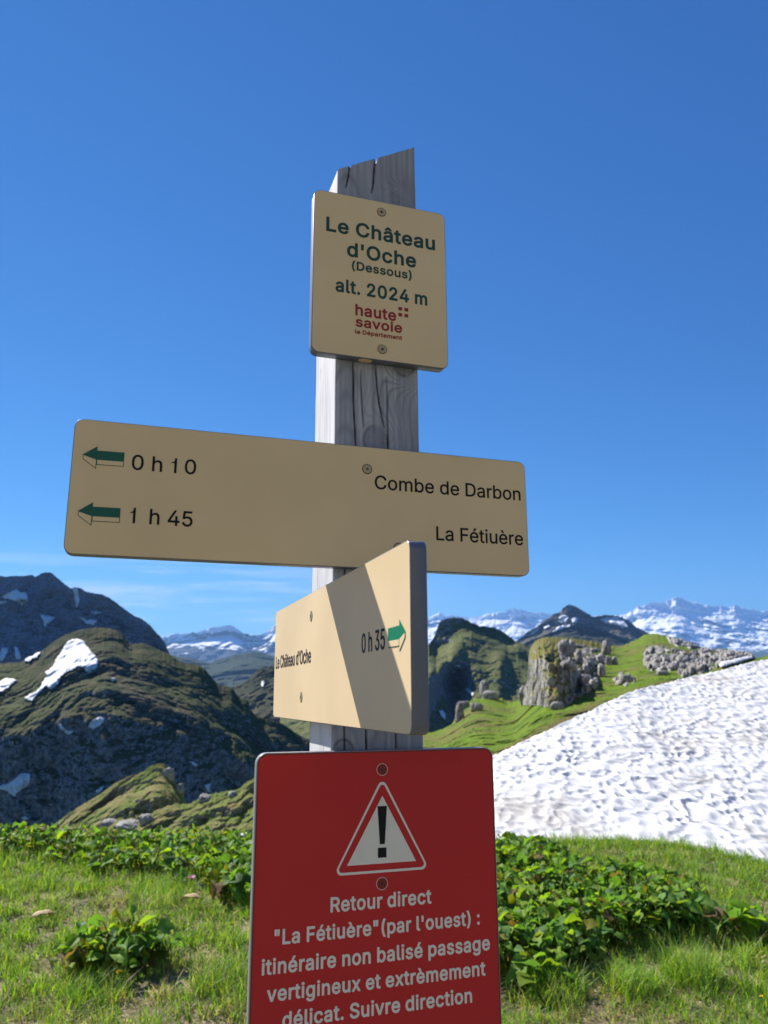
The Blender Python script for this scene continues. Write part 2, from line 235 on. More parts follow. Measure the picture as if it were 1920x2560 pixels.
GLYBOLD = {
34: [694, [141,598,124,611,116,629,104,1031,117,1049,135,1057,285,1054,303,1041,311,1019,295,623,283,605,261,595], [369,598,353,611,345,629,333,1031,345,1048,363,1056,513,1055,531,1043,541,1019,524,623,513,606,495,596]],
39: [464, [141,598,124,611,116,629,104,1031,117,1049,135,1057,285,1054,303,1041,311,1019,295,623,283,605,261,595]],
40: [598, [340,-230,317,-210,241,-60,184,102,149,258,138,414,144,534,163,660,190,779,225,894,268,1003,318,1098,329,1110,346,1117,478,1118,496,1110,507,1098,511,1068,460,954,421,846,387,732,362,618,348,516,342,414,347,324,361,234,383,144,415,42,508,-175,512,-198,498,-222,478,-232]],
41: [598, [62,-230,38,-210,34,-186,134,48,164,144,187,246,199,330,204,414,199,516,184,618,159,732,126,846,86,954,37,1062,34,1080,44,1104,62,1116,194,1118,212,1113,224,1103,276,1008,321,894,358,774,385,654,402,528,408,414,397,258,361,96,307,-54,225,-216,212,-227,194,-232]],
46: [428, [171,-46,141,-39,103,-15,71,27,59,81,68,129,99,176,141,204,189,213,237,205,281,177,311,135,322,81,314,39,284,-9,249,-35,195,-49]],
48: [958, [426,-50,336,-36,240,13,156,102,100,214,67,346,56,508,66,664,98,796,157,916,236,1000,330,1051,456,1071,564,1056,582,1049,671,1000,749,916,808,796,840,664,851,508,840,352,808,220,749,100,672,17,576,-34,456,-54], [439,142,456,140,510,151,553,178,591,226,621,298,640,388,648,508,640,628,622,718,592,790,546,844,508,868,456,878,396,867,354,840,315,790,284,718,266,628,259,508,266,388,285,298,313,232,354,177,396,151]],
50: [958, [116,-38,98,-26,88,-6,88,96,93,114,536,594,563,630,584,669,597,708,600,744,594,786,580,816,560,840,530,861,488,875,446,879,404,874,362,858,338,840,315,810,299,768,293,714,275,690,254,684,116,687,98,702,91,726,103,822,135,900,200,980,266,1027,356,1060,452,1071,542,1062,632,1028,702,978,759,906,792,828,802,744,795,678,776,614,748,558,703,492,562,330,394,156,794,150,809,138,817,120,818,0,814,-18,800,-33,776,-40]],
52: [958, [547,-37,531,-24,523,-6,523,168,67,173,49,185,40,204,39,318,47,342,463,1042,475,1052,493,1057,625,1057,643,1050,655,1038,661,1020,658,1002,285,366,523,366,523,636,528,654,541,668,559,675,697,673,717,660,726,636,726,366,829,365,854,354,866,330,866,210,857,186,835,172,726,168,726,-6,709,-33,685,-40]],
58: [428, [171,-46,141,-39,103,-15,71,27,59,81,68,129,99,176,141,204,189,213,237,205,281,177,311,135,322,81,314,39,284,-9,249,-35,195,-49], [159,507,137,513,101,537,70,579,59,633,68,681,99,726,141,754,189,764,237,755,285,723,310,687,322,633,313,585,285,542,243,512,195,501]],
67: [1072, [507,-51,399,-36,285,13,180,100,102,214,57,346,41,508,57,670,102,802,179,916,279,1001,393,1051,537,1071,615,1065,693,1047,765,1016,831,971,885,919,931,856,964,784,985,706,983,682,970,664,951,656,801,659,782,676,761,736,746,766,723,796,693,823,659,844,615,861,531,871,459,861,393,832,333,782,287,712,258,622,247,508,257,400,288,304,331,238,387,189,459,157,537,146,579,149,621,159,657,173,693,195,721,220,745,250,763,286,782,340,801,358,951,361,975,348,986,322,964,232,930,160,885,98,831,46,765,2,693,-29,615,-48,537,-54]],
68: [1056, [108,-38,88,-24,80,0,80,1014,86,1038,102,1053,120,1057,456,1057,600,1040,726,991,798,938,856,876,904,798,948,666,963,510,949,360,901,216,856,144,792,76,720,26,594,-23,438,-40], [290,156,426,154,534,165,618,198,677,246,720,313,749,408,758,510,748,618,722,702,681,768,618,821,540,853,438,863,294,863,289,858]],
70: [872, [108,-38,88,-24,80,0,80,1014,86,1038,102,1053,120,1057,738,1057,756,1053,772,1038,778,1014,778,900,772,882,756,867,738,863,294,863,289,858,289,600,708,594,723,582,731,564,731,432,720,413,696,402,294,402,289,396,289,0,285,-18,270,-34,252,-40]],
76: [838, [108,-38,88,-24,80,0,80,1020,91,1044,114,1057,252,1057,276,1046,289,1020,290,156,732,153,750,143,762,120,762,-6,750,-29,726,-40]],
79: [1119, [501,-50,399,-36,285,13,180,100,103,214,57,346,41,508,57,670,103,802,179,916,279,1000,393,1051,537,1071,669,1053,778,1006,888,916,967,796,1011,664,1026,508,1011,352,967,220,887,100,789,17,675,-34,537,-54], [521,148,615,158,675,185,735,236,780,304,809,394,820,508,809,622,780,712,735,780,675,832,609,861,537,871,453,859,387,829,333,782,288,712,258,622,247,508,258,394,288,304,331,238,393,185,459,156]],
82: [950, [108,-38,88,-24,80,0,80,1014,86,1038,102,1053,120,1057,474,1057,588,1046,684,1013,762,956,816,885,848,798,859,702,847,606,815,522,762,454,685,396,892,18,896,0,892,-18,876,-35,858,-40,702,-40,684,-33,670,-18,469,354,294,355,289,348,289,0,285,-18,270,-34,252,-40], [290,552,462,550,528,555,576,570,606,589,633,624,646,660,650,702,644,756,630,792,612,817,576,843,528,859,462,864,294,864,289,858]],
83: [945, [400,-54,334,-48,244,-20,154,34,96,96,56,174,36,276,47,300,70,313,220,311,243,294,259,234,280,199,304,178,352,153,394,143,442,139,508,144,562,161,598,180,628,210,644,240,650,276,646,307,634,330,610,352,574,373,478,407,352,442,236,486,142,552,99,606,72,672,64,744,78,840,117,918,173,978,262,1034,352,1061,454,1071,562,1060,647,1032,726,984,788,918,825,846,842,762,838,738,826,724,808,716,664,718,643,732,617,804,580,842,526,866,448,877,394,872,352,859,311,834,289,810,277,786,271,750,276,720,297,690,352,654,638,564,694,537,742,506,785,468,824,414,849,348,857,276,844,186,811,114,742,34,664,-15,562,-47,448,-58]],
97: [830, [283,-53,241,-49,169,-25,110,13,62,67,30,139,21,217,30,289,56,349,91,389,136,421,187,445,241,460,499,501,511,511,506,553,486,589,463,607,433,617,391,622,349,618,313,607,283,590,262,571,229,521,217,512,199,508,63,547,46,565,43,589,85,672,130,721,193,764,253,789,325,804,391,809,487,798,541,781,589,757,640,715,679,661,705,589,713,505,711,-11,700,-29,679,-40,553,-40,526,-29,511,3,446,-35,391,-50,319,-57], [314,133,397,137,439,154,469,177,491,205,506,241,511,319,361,297,283,279,239,253,228,235,224,211,228,187,236,169,271,143]],
98: [901, [417,-52,387,-49,327,-28,267,14,257,-22,231,-39,99,-40,76,-28,66,-10,65,1016,72,1040,93,1055,231,1057,249,1050,263,1034,267,1016,267,740,327,782,387,803,459,809,567,792,651,752,723,687,776,602,808,500,820,380,810,260,776,152,724,68,651,1,561,-42,459,-56], [401,140,441,135,489,141,535,164,569,200,591,242,611,314,616,380,611,446,595,506,570,554,531,593,495,611,441,619,387,612,345,590,315,560,288,512,270,446,265,380,271,308,289,242,315,196,345,165]],
99: [843, [380,-52,308,-43,212,0,134,66,80,146,39,260,28,374,39,488,80,606,134,687,210,752,308,796,410,809,470,805,530,793,584,772,632,745,674,711,712,668,740,620,761,566,761,542,752,527,734,516,602,484,584,491,574,500,548,554,518,586,470,612,410,619,362,612,319,590,278,548,254,500,238,440,233,374,238,314,255,248,281,200,314,165,356,143,410,134,470,141,515,164,549,200,578,260,602,274,741,242,761,224,766,200,745,140,716,91,680,49,632,8,584,-20,530,-40,470,-53,416,-56]],
100: [901, [362,-52,290,-42,200,-1,128,65,73,152,39,260,28,380,39,494,72,596,134,694,200,753,290,795,392,809,464,802,524,781,578,744,581,1016,585,1034,596,1048,614,1056,758,1054,777,1040,784,1016,784,2,781,-16,770,-30,752,-39,620,-40,604,-34,592,-22,584,16,524,-27,464,-49,392,-56], [368,140,410,135,458,141,503,164,536,198,560,242,578,308,583,380,577,452,561,512,539,554,500,593,458,613,410,619,356,611,308,585,279,554,257,512,238,446,233,380,238,314,254,248,280,200,314,164,356,142]],
101: [860, [392,-53,308,-42,218,-4,134,65,73,158,41,254,28,374,41,494,73,590,133,686,218,757,302,794,410,809,482,803,548,785,603,758,667,710,711,656,751,578,773,494,782,338,770,311,746,299,238,296,257,230,286,188,323,158,368,140,428,132,494,143,542,173,580,236,590,245,608,251,740,221,756,212,766,200,768,170,739,104,698,50,644,5,578,-29,506,-49,428,-56], [242,482,566,482,568,488,556,524,536,561,506,591,464,612,410,620,356,612,314,592,278,559,254,520]],
103: [902, [350,-337,254,-316,192,-289,140,-251,96,-205,65,-157,61,-139,68,-117,80,-105,182,-47,206,-41,230,-52,272,-104,326,-140,362,-150,410,-155,488,-144,536,-119,564,-91,577,-55,582,29,578,32,518,-7,458,-25,386,-30,302,-20,206,18,128,83,75,161,39,269,29,389,41,503,72,599,134,695,204,755,290,795,392,809,464,802,524,782,584,740,591,779,614,797,758,797,776,784,785,761,785,-19,772,-121,728,-210,674,-265,600,-307,506,-334,416,-341], [388,161,410,158,464,165,506,185,536,213,562,257,578,311,585,383,579,455,562,515,539,557,506,590,464,611,410,620,355,611,314,590,282,557,254,509,238,449,233,389,239,317,254,263,278,220,315,185,356,165]],
104: [872, [93,-38,73,-24,65,0,65,1020,76,1044,99,1057,231,1057,255,1046,267,1020,267,744,285,759,363,796,453,809,537,800,609,772,663,731,717,660,745,576,754,486,754,-6,741,-29,717,-40,585,-39,567,-31,556,-18,552,0,552,468,542,534,514,582,479,606,417,617,375,612,343,600,315,580,289,546,273,504,267,450,267,0,263,-18,249,-33,231,-40]],
105: [385, [89,-37,71,-21,65,0,66,768,77,788,95,798,233,799,256,786,267,762,267,-6,257,-26,233,-40], [167,846,119,855,79,882,53,918,43,966,52,1014,78,1050,119,1079,167,1087,215,1079,257,1051,283,1014,293,966,282,918,257,881,215,855]],
108: [430, [249,-41,189,-32,119,13,79,79,65,163,65,1021,76,1045,99,1057,237,1056,256,1045,267,1021,270,163,279,147,345,149,369,135,377,121,401,7,394,-17,375,-32,321,-42,279,-45]],
109: [1272, [93,-38,73,-24,65,0,65,762,71,780,81,791,105,799,231,798,255,784,267,749,333,790,381,806,447,811,531,796,603,750,639,706,691,756,747,787,807,806,879,812,945,804,1011,780,1071,737,1113,681,1145,600,1154,510,1154,0,1150,-18,1137,-33,1113,-40,987,-40,969,-33,955,-18,951,0,951,504,943,558,915,596,879,614,837,621,795,615,747,588,729,564,715,528,711,492,711,0,707,-18,693,-33,675,-40,543,-40,522,-30,512,-18,508,0,508,516,501,558,475,594,441,613,399,620,363,616,333,604,312,588,287,558,272,522,267,474,267,0,263,-18,249,-33,231,-40]],
110: [871, [93,-38,73,-24,65,0,65,756,71,780,83,792,99,799,231,798,245,792,257,780,267,743,285,759,363,796,453,809,537,800,609,772,670,726,713,666,745,576,754,480,754,0,747,-22,735,-34,717,-40,591,-40,573,-35,556,-18,552,0,552,468,542,534,514,582,479,606,417,617,375,612,343,600,315,580,289,546,273,504,267,450,267,0,263,-18,249,-33,231,-40]],
111: [882, [380,-52,308,-43,218,-4,132,68,76,152,43,248,28,374,42,500,77,602,134,687,212,753,302,794,416,809,530,793,620,753,698,686,754,602,788,500,802,374,789,254,757,158,693,62,620,0,524,-42,416,-56], [410,134,476,144,514,164,550,200,578,254,592,308,598,374,593,440,577,500,549,554,518,585,476,609,416,619,356,610,314,587,282,554,254,500,238,440,233,374,239,308,253,254,281,200,314,165,356,143]],
112: [901, [93,-323,73,-309,65,-285,65,759,69,777,81,791,99,799,231,798,249,790,260,777,267,740,333,784,387,803,459,809,561,795,645,756,727,681,776,603,810,495,820,381,810,261,777,153,723,67,654,3,561,-42,459,-56,387,-49,327,-28,267,15,267,-285,263,-303,249,-318,231,-325], [436,135,495,143,536,165,567,197,595,249,610,309,616,381,609,453,595,507,569,555,531,593,495,611,441,619,387,612,345,590,311,555,288,513,271,453,265,381,271,309,286,249,315,196,345,165,387,143]],
114: [570, [93,-38,73,-24,65,0,65,756,69,776,81,791,99,799,225,799,252,786,267,754,285,769,357,801,429,810,489,807,507,802,522,786,527,768,527,642,519,621,495,606,411,611,375,607,339,594,305,570,287,546,273,516,267,468,267,0,263,-18,249,-33,231,-40]],
115: [782, [305,-52,281,-50,209,-30,148,2,95,49,53,116,31,182,39,212,59,226,179,252,197,252,221,236,244,182,269,157,311,137,365,131,425,139,464,158,488,182,495,206,492,224,479,242,455,258,287,302,191,335,118,386,68,464,54,548,63,614,101,690,149,739,215,778,293,802,371,809,455,802,527,780,581,749,628,704,664,650,687,590,687,572,678,554,659,542,545,515,527,515,504,530,483,572,455,602,425,618,377,624,323,618,287,601,265,578,258,554,262,536,275,518,305,500,473,456,563,424,637,374,688,296,702,212,693,146,653,65,605,17,539,-22,449,-49,365,-56]],
116: [507, [307,-44,235,-32,163,9,106,88,90,184,90,610,85,614,1,616,-17,628,-26,646,-27,760,-23,776,-11,791,7,799,90,802,90,946,101,970,121,981,253,982,273,976,285,964,292,946,292,802,415,798,439,784,447,766,448,652,438,628,415,615,301,614,292,610,292,202,296,166,313,144,343,140,409,147,433,134,442,118,466,-2,457,-22,439,-35,385,-45,337,-48]],
117: [872, [327,-46,285,-41,213,-14,153,30,103,98,76,176,65,278,65,758,69,776,86,794,105,799,231,799,249,792,263,776,267,758,267,296,277,224,303,180,343,152,405,141,447,147,477,159,507,181,531,212,547,254,552,308,552,758,556,776,567,790,585,798,729,796,747,782,754,758,754,2,751,-16,735,-34,717,-40,591,-40,575,-34,563,-22,555,17,531,-2,453,-38,369,-50]],
118: [830, [311,-37,299,-30,287,-12,-2,744,-5,762,1,780,17,795,35,799,173,799,191,792,203,780,389,258,576,780,587,792,605,799,743,799,761,795,780,774,780,744,489,-18,473,-35,455,-40]],
120: [809, [30,-38,16,-30,6,-17,2,0,6,18,261,390,23,738,17,762,28,786,54,799,204,799,222,792,234,780,378,551,384,550,435,636,540,792,564,799,702,799,726,792,742,768,737,738,497,384,750,21,756,0,748,-24,738,-33,720,-40,570,-40,552,-33,540,-21,378,229,209,-30,186,-40]],
226: [830, [283,-53,241,-49,169,-25,110,13,62,67,30,139,21,217,30,289,56,349,91,389,136,421,187,445,241,460,499,501,511,511,506,553,486,589,463,607,433,617,391,622,349,618,313,607,283,590,262,571,229,521,217,512,199,508,63,547,46,565,43,589,85,672,130,721,193,764,253,789,325,804,391,809,487,798,541,781,589,757,640,715,679,661,705,589,713,505,711,-11,700,-29,679,-40,553,-40,526,-29,511,3,446,-35,391,-50,319,-57], [314,133,397,137,439,154,469,177,491,205,506,241,511,319,361,297,283,279,239,253,228,235,224,211,228,187,236,169,271,143], [145,834,133,842,122,859,120,877,127,893,289,1083,301,1093,319,1098,439,1098,457,1092,628,901,637,877,630,853,607,837,469,831,445,845,379,925,312,847,295,834]],
232: [860, [392,-53,308,-42,218,-4,134,65,73,158,41,254,28,374,41,494,73,590,133,686,218,757,302,794,410,809,482,803,548,785,603,758,667,710,711,656,751,578,773,494,782,338,770,311,746,299,238,296,257,230,286,188,323,158,368,140,428,132,494,143,542,173,580,236,590,245,608,251,740,221,756,212,766,200,768,170,739,104,698,50,644,5,578,-29,506,-49,428,-56], [242,482,566,482,568,488,556,524,536,561,506,591,464,612,410,620,356,612,314,592,278,559,254,520], [362,818,344,821,326,835,191,1040,189,1070,206,1092,224,1098,368,1098,386,1091,400,1076,495,878,500,854,489,830,470,819]],
233: [860, [392,-53,308,-42,218,-4,134,65,73,158,41,254,28,374,41,494,73,590,133,686,218,757,302,794,410,809,482,803,548,785,603,758,667,710,711,656,751,578,773,494,782,338,770,311,746,299,238,296,257,230,286,188,323,158,368,140,428,132,494,143,542,173,580,236,590,245,608,251,740,221,756,212,766,200,768,170,739,104,698,50,644,5,578,-29,506,-49,428,-56], [242,482,566,482,568,488,556,524,536,561,506,591,464,612,410,620,356,612,314,592,278,559,254,520], [356,818,338,821,325,830,315,848,315,866,422,1087,446,1098,584,1098,602,1095,614,1087,626,1064,622,1040,483,830,458,818]]}
def glyph(ch, bold):
    """advance and outline loops of one letter, from units of 1/2000"""
    g = (GLYBOLD if bold else GLY)[ord(ch)]; return g[0] / 2000, [np.array(q, float).reshape(-1, 2) / 2000 for q in g[1:]]
def area(p): x, y = p[:, 0], p[:, 1]; return 0.5 * float(np.sum(x * np.roll(y, -1) - y * np.roll(x, -1)))
def flat(name, loops, mat, parent, M, depth=0.0003):
    """filled outline(s) raised by depth; loops in the sign's own (u, v), M maps (u, v, out) to the post frame"""
    cu = bpy.data.curves.new(name, 'CURVE'); cu.dimensions = '2D'; cu.fill_mode = 'BOTH'; cu.extrude = depth / 2
    for p in loops:
        s = cu.splines.new('POLY'); s.points.add(len(p) - 1); s.use_cyclic_u = True
        s.points.foreach_set('co', np.column_stack([p, np.zeros(len(p)), np.ones(len(p))]).ravel())
    t = bpy.data.objects.new('tmp', cu); C.objects.link(t)
    me = bpy.data.meshes.new_from_object(t.evaluated_get(bpy.context.evaluated_depsgraph_get()))
    bpy.data.objects.remove(t); bpy.data.curves.remove(cu)
    me.transform(M @ Matrix.Translation((0, 0, depth / 2 + 0.00005))); me.name = name
    me.materials.clear(); me.materials.append(mat)
    o = bpy.data.objects.new(name, me); C.objects.link(o); o.parent = parent
    return o
CAP = 0.5087
def text(parent, M, s, x0, x1, base, cap, mat, bold=0.0):
    x = 0.0; loops = []; bold = 0.020 if bold > 0.01 else 0.0; e = bold or 0.007
    for ch in s:
        if ch == ' ': x += 0.1878; continue
        adv, spl = glyph(ch, bold)
        for p in spl: loops.append(p + [x, 0])
        x += adv
    allp = np.vstack(loops); a, b = allp[:, 0].min(), allp[:, 0].max(); k = cap / (CAP + 2 * e)
    loops = [np.column_stack([x0 + (p[:, 0] - a) * (x1 - x0) / (b - a), base + (p[:, 1] + e) * k]) for p in loops]
    return flat('lettering', loops, mat, parent, M)
def rrect(x0, x1, z0, z1, r, n=7):
    pts = []
    for cx, cz, a0 in ((x1 - r, z0 + r, -90), (x1 - r, z1 - r, 0), (x0 + r, z1 - r, 90), (x0 + r, z0 + r, 180)):
        for k in range(n + 1):
            a = math.radians(a0 + 90 * k / n); pts.append((cx + r * math.cos(a), cz + r * math.sin(a)))
    return np.array(pts)
def board(parent, M, x0, x1, z0, z1, th, r, ch, face, core, inset=0.0):
    """rounded plate: face at out = 0, back at out = -th, chamfer ch; slot 0 face, slot 1 edge"""
    bm = bmesh.new(); rings = []
    for off, out in ((ch, 0), (ch * 0.3, -ch * 0.3), (0, -ch), (0, -th + ch * 0.5), (ch * 0.5, -th)):
        P = rrect(x0 + off, x1 - off, z0 + off, z1 - off, max(r - off, 0.0005))
        rings.append([bm.verts.new(M @ Vector((p[0], p[1], out))) for p in P])
    n = len(rings[0])
    if inset:
        P = rrect(x0 + inset, x1 - inset, z0 + inset, z1 - inset, max(r - inset, 0.001))
        ri = [bm.verts.new(M @ Vector((p[0], p[1], 0))) for p in P]
        bm.faces.new(ri)
        for i in range(n): f = bm.faces.new((rings[0][i], rings[0][(i + 1) % n], ri[(i + 1) % n], ri[i])); f.material_index = 1
    else: bm.faces.new(rings[0])
    for a, b in zip(rings, rings[1:]):
        for i in range(n):
            f = bm.faces.new((a[i], b[i], b[(i + 1) % n], a[(i + 1) % n])); f.material_index = 1
            f.smooth = True
    f = bm.faces.new(list(reversed(rings[-1]))); f.material_index = 1
    bmesh.ops.recalc_face_normals(bm, faces=bm.faces)
    return obj_bm('board', bm, face, parent, mats=[face, core])
def circle(cx, cz, r, n=28): a = np.linspace(0, 2 * math.pi, n, endpoint=False); return np.column_stack([cx + r * np.cos(a), cz + r * np.sin(a)])
def screw(parent, M, x, z, r, cap, ring, sock, w=0.0006):
    s = flat('screw', [circle(x, z, r * 0.86)], cap, parent, M, 0.0006)
    flat('screw_ring', [circle(x, z, r), circle(x, z, r - w)], ring, s, M, 0.0004)
    a = np.linspace(0, 2 * math.pi, 24, endpoint=False); rr = r * (0.28 + 0.09 * np.cos(6 * a))
    flat('screw_socket', [np.column_stack([x + rr * np.cos(a), z + rr * np.sin(a)])], sock, s, M @ Matrix.Translation((0, 0, 0.0006)), 0.0002)
    return s
def arrow(parent, M, P, mat):
    """P: tip_up, head_top, neck_top, end_top, end_bottom, neck_bottom, head_bottom, tip_low, end_mid, neck_mid"""
    P = np.array(P, float); o = flat('arrow', [P[:8]], mat, parent, M, 0.0003)
    def shrink(q, k):
        q = np.array(q); d = q - np.roll(q, 1, 0); s = 1 if area(q) > 0 else -1
        out = []
        for i in range(len(q)):
            a = q[i] - q[i - 1]; b = q[(i + 1) % len(q)] - q[i]
            na = np.array([-a[1], a[0]]) / np.linalg.norm(a); nb = np.array([-b[1], b[0]]) / np.linalg.norm(b)
            m = na + nb; out.append(q[i] + s * k * 2 * m / max(m @ m, 0.6))
        return np.array(out)
    for q in ((P[9], P[8], P[4], P[5]), (P[0], P[9], P[6], P[7])):
        flat('arrow_inset', [shrink(q, 0.00055)], M_beige, o, M @ Matrix.Translation((0, 0, 0.0003)), 0.00015)
    return o

TS = 0.0125
FRONT = lambda y: Matrix(((1, 0, 0, 0), (0, 0, -1, y), (0, 1, 0, 0), (0, 0, 0, 1)))       # (u, v, out) on a plane facing -y
SIDE = Matrix(((0, 0, -1, -TS), (-1, 0, 0, 0), (0, 1, 0, 0), (0, 0, 0, 1)))               # u = -y, out = -x

# --- wooden post: fine shell with carved grain, cracks and a slanted saw cut
def ztop(x): return 0.4075 + 0.0525 * np.clip(x, 0, PW) / PW
def make_post():
    r = 0.0022; per = []
    def side(a, b, n): 
        for k in range(n): per.append(np.array(a) + (np.array(b) - np.array(a)) * k / n)
    nf, ns = 84, 64
    side((r, 0), (PW - r, 0), nf); per.append(np.array((PW - r * .3, r * .3)))
    side((PW, r), (PW, PW - r), 14); per.append(np.array((PW - r * .3, PW - r * .3)))
    side((PW - r, PW), (r, PW), 14); per.append(np.array((r * .3, PW - r * .3)))
    side((0, PW - r), (0, r), ns); per.append(np.array((r * .3, r * .3)))
    per = np.array(per); n = len(per)
    zs = np.concatenate([np.linspace(-1.78, -0.30, 22), np.linspace(-0.299, 0.405, 500)[1:]])
    def grain(x, y, z):
        """returns carved depth (m) and tone (0 dark .. 1 light) for points on the shell"""
        front = y < 0.003
        # annual rings: contour lines of a warped height, bent round the knots
        g = x * 150 + 0.9 * fbm(np.stack([x * 18, y * 18, z * 3.2], -1), 3) * 2
        side_f = ~front
        g = np.where(side_f, y * 240 + 1.2 * fbm(np.stack([x * 20, y * 30, z * 2.2], -1), 3), g)
        tone = np.where(front, 0.46, 0.70); dep = np.zeros(x.shape)  # sides toned lighter than the front, partly sunlight painted into the left face
        for kx, kz, kr in ((0.0455, 0.084, 0.0135), (0.078, 0.178, 0.012), (0.012, -0.235, 0.010), (0.070, 0.385, 0.006)):
            dx, dz = x - kx, (z - kz) * 0.8; d = np.sqrt(dx * dx + dz * dz)
            k = np.where(front, np.exp(-(d / (kr * 2.2)) ** 2), 0)
            g = g * (1 - k) + k * (d * 420 + 0.8 * noise3(np.stack([x * 60, y * 60, z * 60], -1)))
            edge = np.where(front, np.exp(-((d - kr) / (kr * 0.10)) ** 2), 0)
            inside = np.where(front, 1 / (1 + np.exp((d - kr) / 0.0008)), 0)
            tone = tone - 0.09 * inside - 0.24 * edge * np.clip(0.5 + noise3(np.stack([x * 50, y * 0, z * 50], -1)) * 1.4, 0, 1); dep = dep + 0.0006 * edge
        # lines fanning away from the knot at the right
        # arched flat-sawn figure on the left of the front face
        lx = (x - 0.0125) / 0.013
        arch = np.where(front & (np.abs(lx) < 1.35), np.clip(1.35 - np.abs(lx), 0, 1), 0)
        ph = (z + 0.020 * lx ** 2 + 0.010 * noise3(np.stack([x * 30, y * 0, z * 14], -1))) / 0.033
        band = 0.5 + 0.5 * np.cos(2 * math.pi * ph)
        tone = tone - 0.10 * np.clip(arch * 1.4, 0, 1) * band ** 4 * np.clip(0.6 + 1.2 * noise3(np.stack([x * 40, y * 0, z * 30], -1)), 0, 1.3)
        ring = 0.5 + 0.5 * np.cos(2 * math.pi * g); fine = ring ** 6
        amp = np.where(front, 0.55 + 0.8 * noise3(np.stack([x * 30, y * 10, z * 9], -1)), 0.9)
        amp = np.clip(amp, 0.05, 1.2) * np.where(front, np.clip((x - 0.022) / 0.02, 0.15, 1), 1)
        tone = tone - 0.17 * fine * amp; dep = dep + 0.00035 * fine * amp
        tone = tone + 0.13 * fbm(np.stack([x * 200, y * 200, z * 7], -1), 3) + 0.09 * fbm(np.stack([x * 14, y * 14, z * 9], -1), 3)
        # drying cracks
        for cx, z0, z1, wd, wob in ((0.0195, 0.07, 0.176, 0.0007, 0.004), (0.0285, 0.098, 0.165, 0.0003, 0.003), (0.0450, 0.10, 0.178, 0.0004, 0.010), (0.0463, 0.385, 0.47, 0.0009, -0.006),
                                (0.0147, 0.385, 0.44, 0.0006, -0.005), (0.034, -0.31, -0.05, 0.0006, 0.002), (0.065, -0.31, -0.12, 0.0004, 0.002), (0.058, -0.06, 0.16, 0.0003, 0.010), (0.012, -0.31, 0.02, 0.0004, 0.002)):
            t = np.clip((z - z0) / (z1 - z0), 0, 1)
            xc = cx + wob * (1 - t) ** 2 + 0.0008 * noise3(np.stack([z * 40 + cx * 900, z * 0, z * 0], -1))
            c = np.where(front & (z > z0) & (z < z1), np.exp(-((x - xc) / max(wd, 0.0008)) ** 2) * min(1, wd / 0.0006 + 0.1) * np.sin(math.pi * np.clip(t, 0.02, 0.98)) ** 0.3, 0)
            tone = tone - 0.75 * c; dep = dep + 0.0022 * c
        for cy, z0, z1 in ((0.07, -0.3, 0.19), (0.045, 0.06, 0.2), (0.03, -0.3, -0.1), (0.06, -0.30, -0.02)):
            c = np.where(side_f & (x < 0.01) & (z > z0) & (z < z1), np.exp(-((y - cy - 0.002 * noise3(np.stack([z * 14, z * 0 + cy * 50, z * 0], -1))) / 0.0005) ** 2), 0)
            tone = tone - 0.3 * c; dep = dep + 0.001 * c
        return dep, np.clip(tone, 0.03, 1)
    V = []; T = []
    cx0 = PW / 2
    for i, z in enumerate(zs):
        x, y = per[:, 0].copy(), per[:, 1].copy(); zz = np.full(n, z)
        V.append(np.stack([x, y, zz], -1))
    # last stretch up to the slanted cut
    top = ztop(per[:, 0]) + 0.0009 * noise3(np.stack([per[:, 0] * 420, per[:, 1] * 0, per[:, 0] * 0], -1)) + 0.0007 * noise3(np.stack([per[:, 0] * 900, per[:, 1] * 0 + 3, per[:, 0] * 0], -1))
    for nx_, wd, dp in ((0.0463, 0.0017, 0.0105), (0.0147, 0.0013, 0.0055), (0.0608, 0.0009, 0.0034), (0.0218, 0.0008, 0.0018)):
        top -= dp * np.clip(1 - np.abs(per[:, 0] - nx_) / wd, 0, 1) * (per[:, 1] < 0.05)
    for k in range(1, 37): V.append(np.stack([per[:, 0], per[:, 1], 0.405 + (top - 0.405) * k / 36], -1))
    V = np.array(V); rows = len(V)
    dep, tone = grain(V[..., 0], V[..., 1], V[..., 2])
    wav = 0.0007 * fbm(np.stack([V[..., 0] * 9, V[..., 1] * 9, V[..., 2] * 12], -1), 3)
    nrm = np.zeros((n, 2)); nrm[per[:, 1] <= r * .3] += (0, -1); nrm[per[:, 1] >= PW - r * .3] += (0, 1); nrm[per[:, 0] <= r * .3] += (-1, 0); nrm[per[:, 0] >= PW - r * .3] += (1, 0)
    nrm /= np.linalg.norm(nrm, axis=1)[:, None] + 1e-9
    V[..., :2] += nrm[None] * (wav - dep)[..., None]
    faces = []
    i = np.arange(rows - 1)[:, None] * n; j = np.arange(n)[None, :]; j2 = (j + 1) % n
    faces.append(np.stack([i + j, i + j2, i + n + j2, i + n + j], -1).reshape(-1, 4))
    # sawn top, rings shrinking to the middle, the splits fading inwards
    VV = [V.reshape(-1, 3)]; TT = [tone.ravel()]; last = (rows - 1) * n; cur = rows * n
    for k in range(1, 9):
        f = 1 - k / 8.5; p = (per - cx0) * f + cx0
        split = (top - ztop(per[:, 0])) * max(0, 1 - k / 5)
        VV.append(np.column_stack([p, ztop(p[:, 0]) + split])); TT.append(np.full(n, 0.7))
        faces.append(np.stack([last + j[0], last + j2[0], cur + j2[0], cur + j[0]], -1)); last = cur; cur += n
    VV.append(np.array([[cx0, cx0, ztop(np.array(cx0))]])); TT.append([0.7])
    faces.append(np.stack([last + j[0], last + j2[0], np.full(n, cur), np.full(n, cur)], -1))
    VV = np.vstack(VV); TT = np.concatenate(TT)
    nn = N('weathered_wood'); at_ = nn.t.nodes.new('ShaderNodeAttribute'); at_.attribute_name = 'Col'
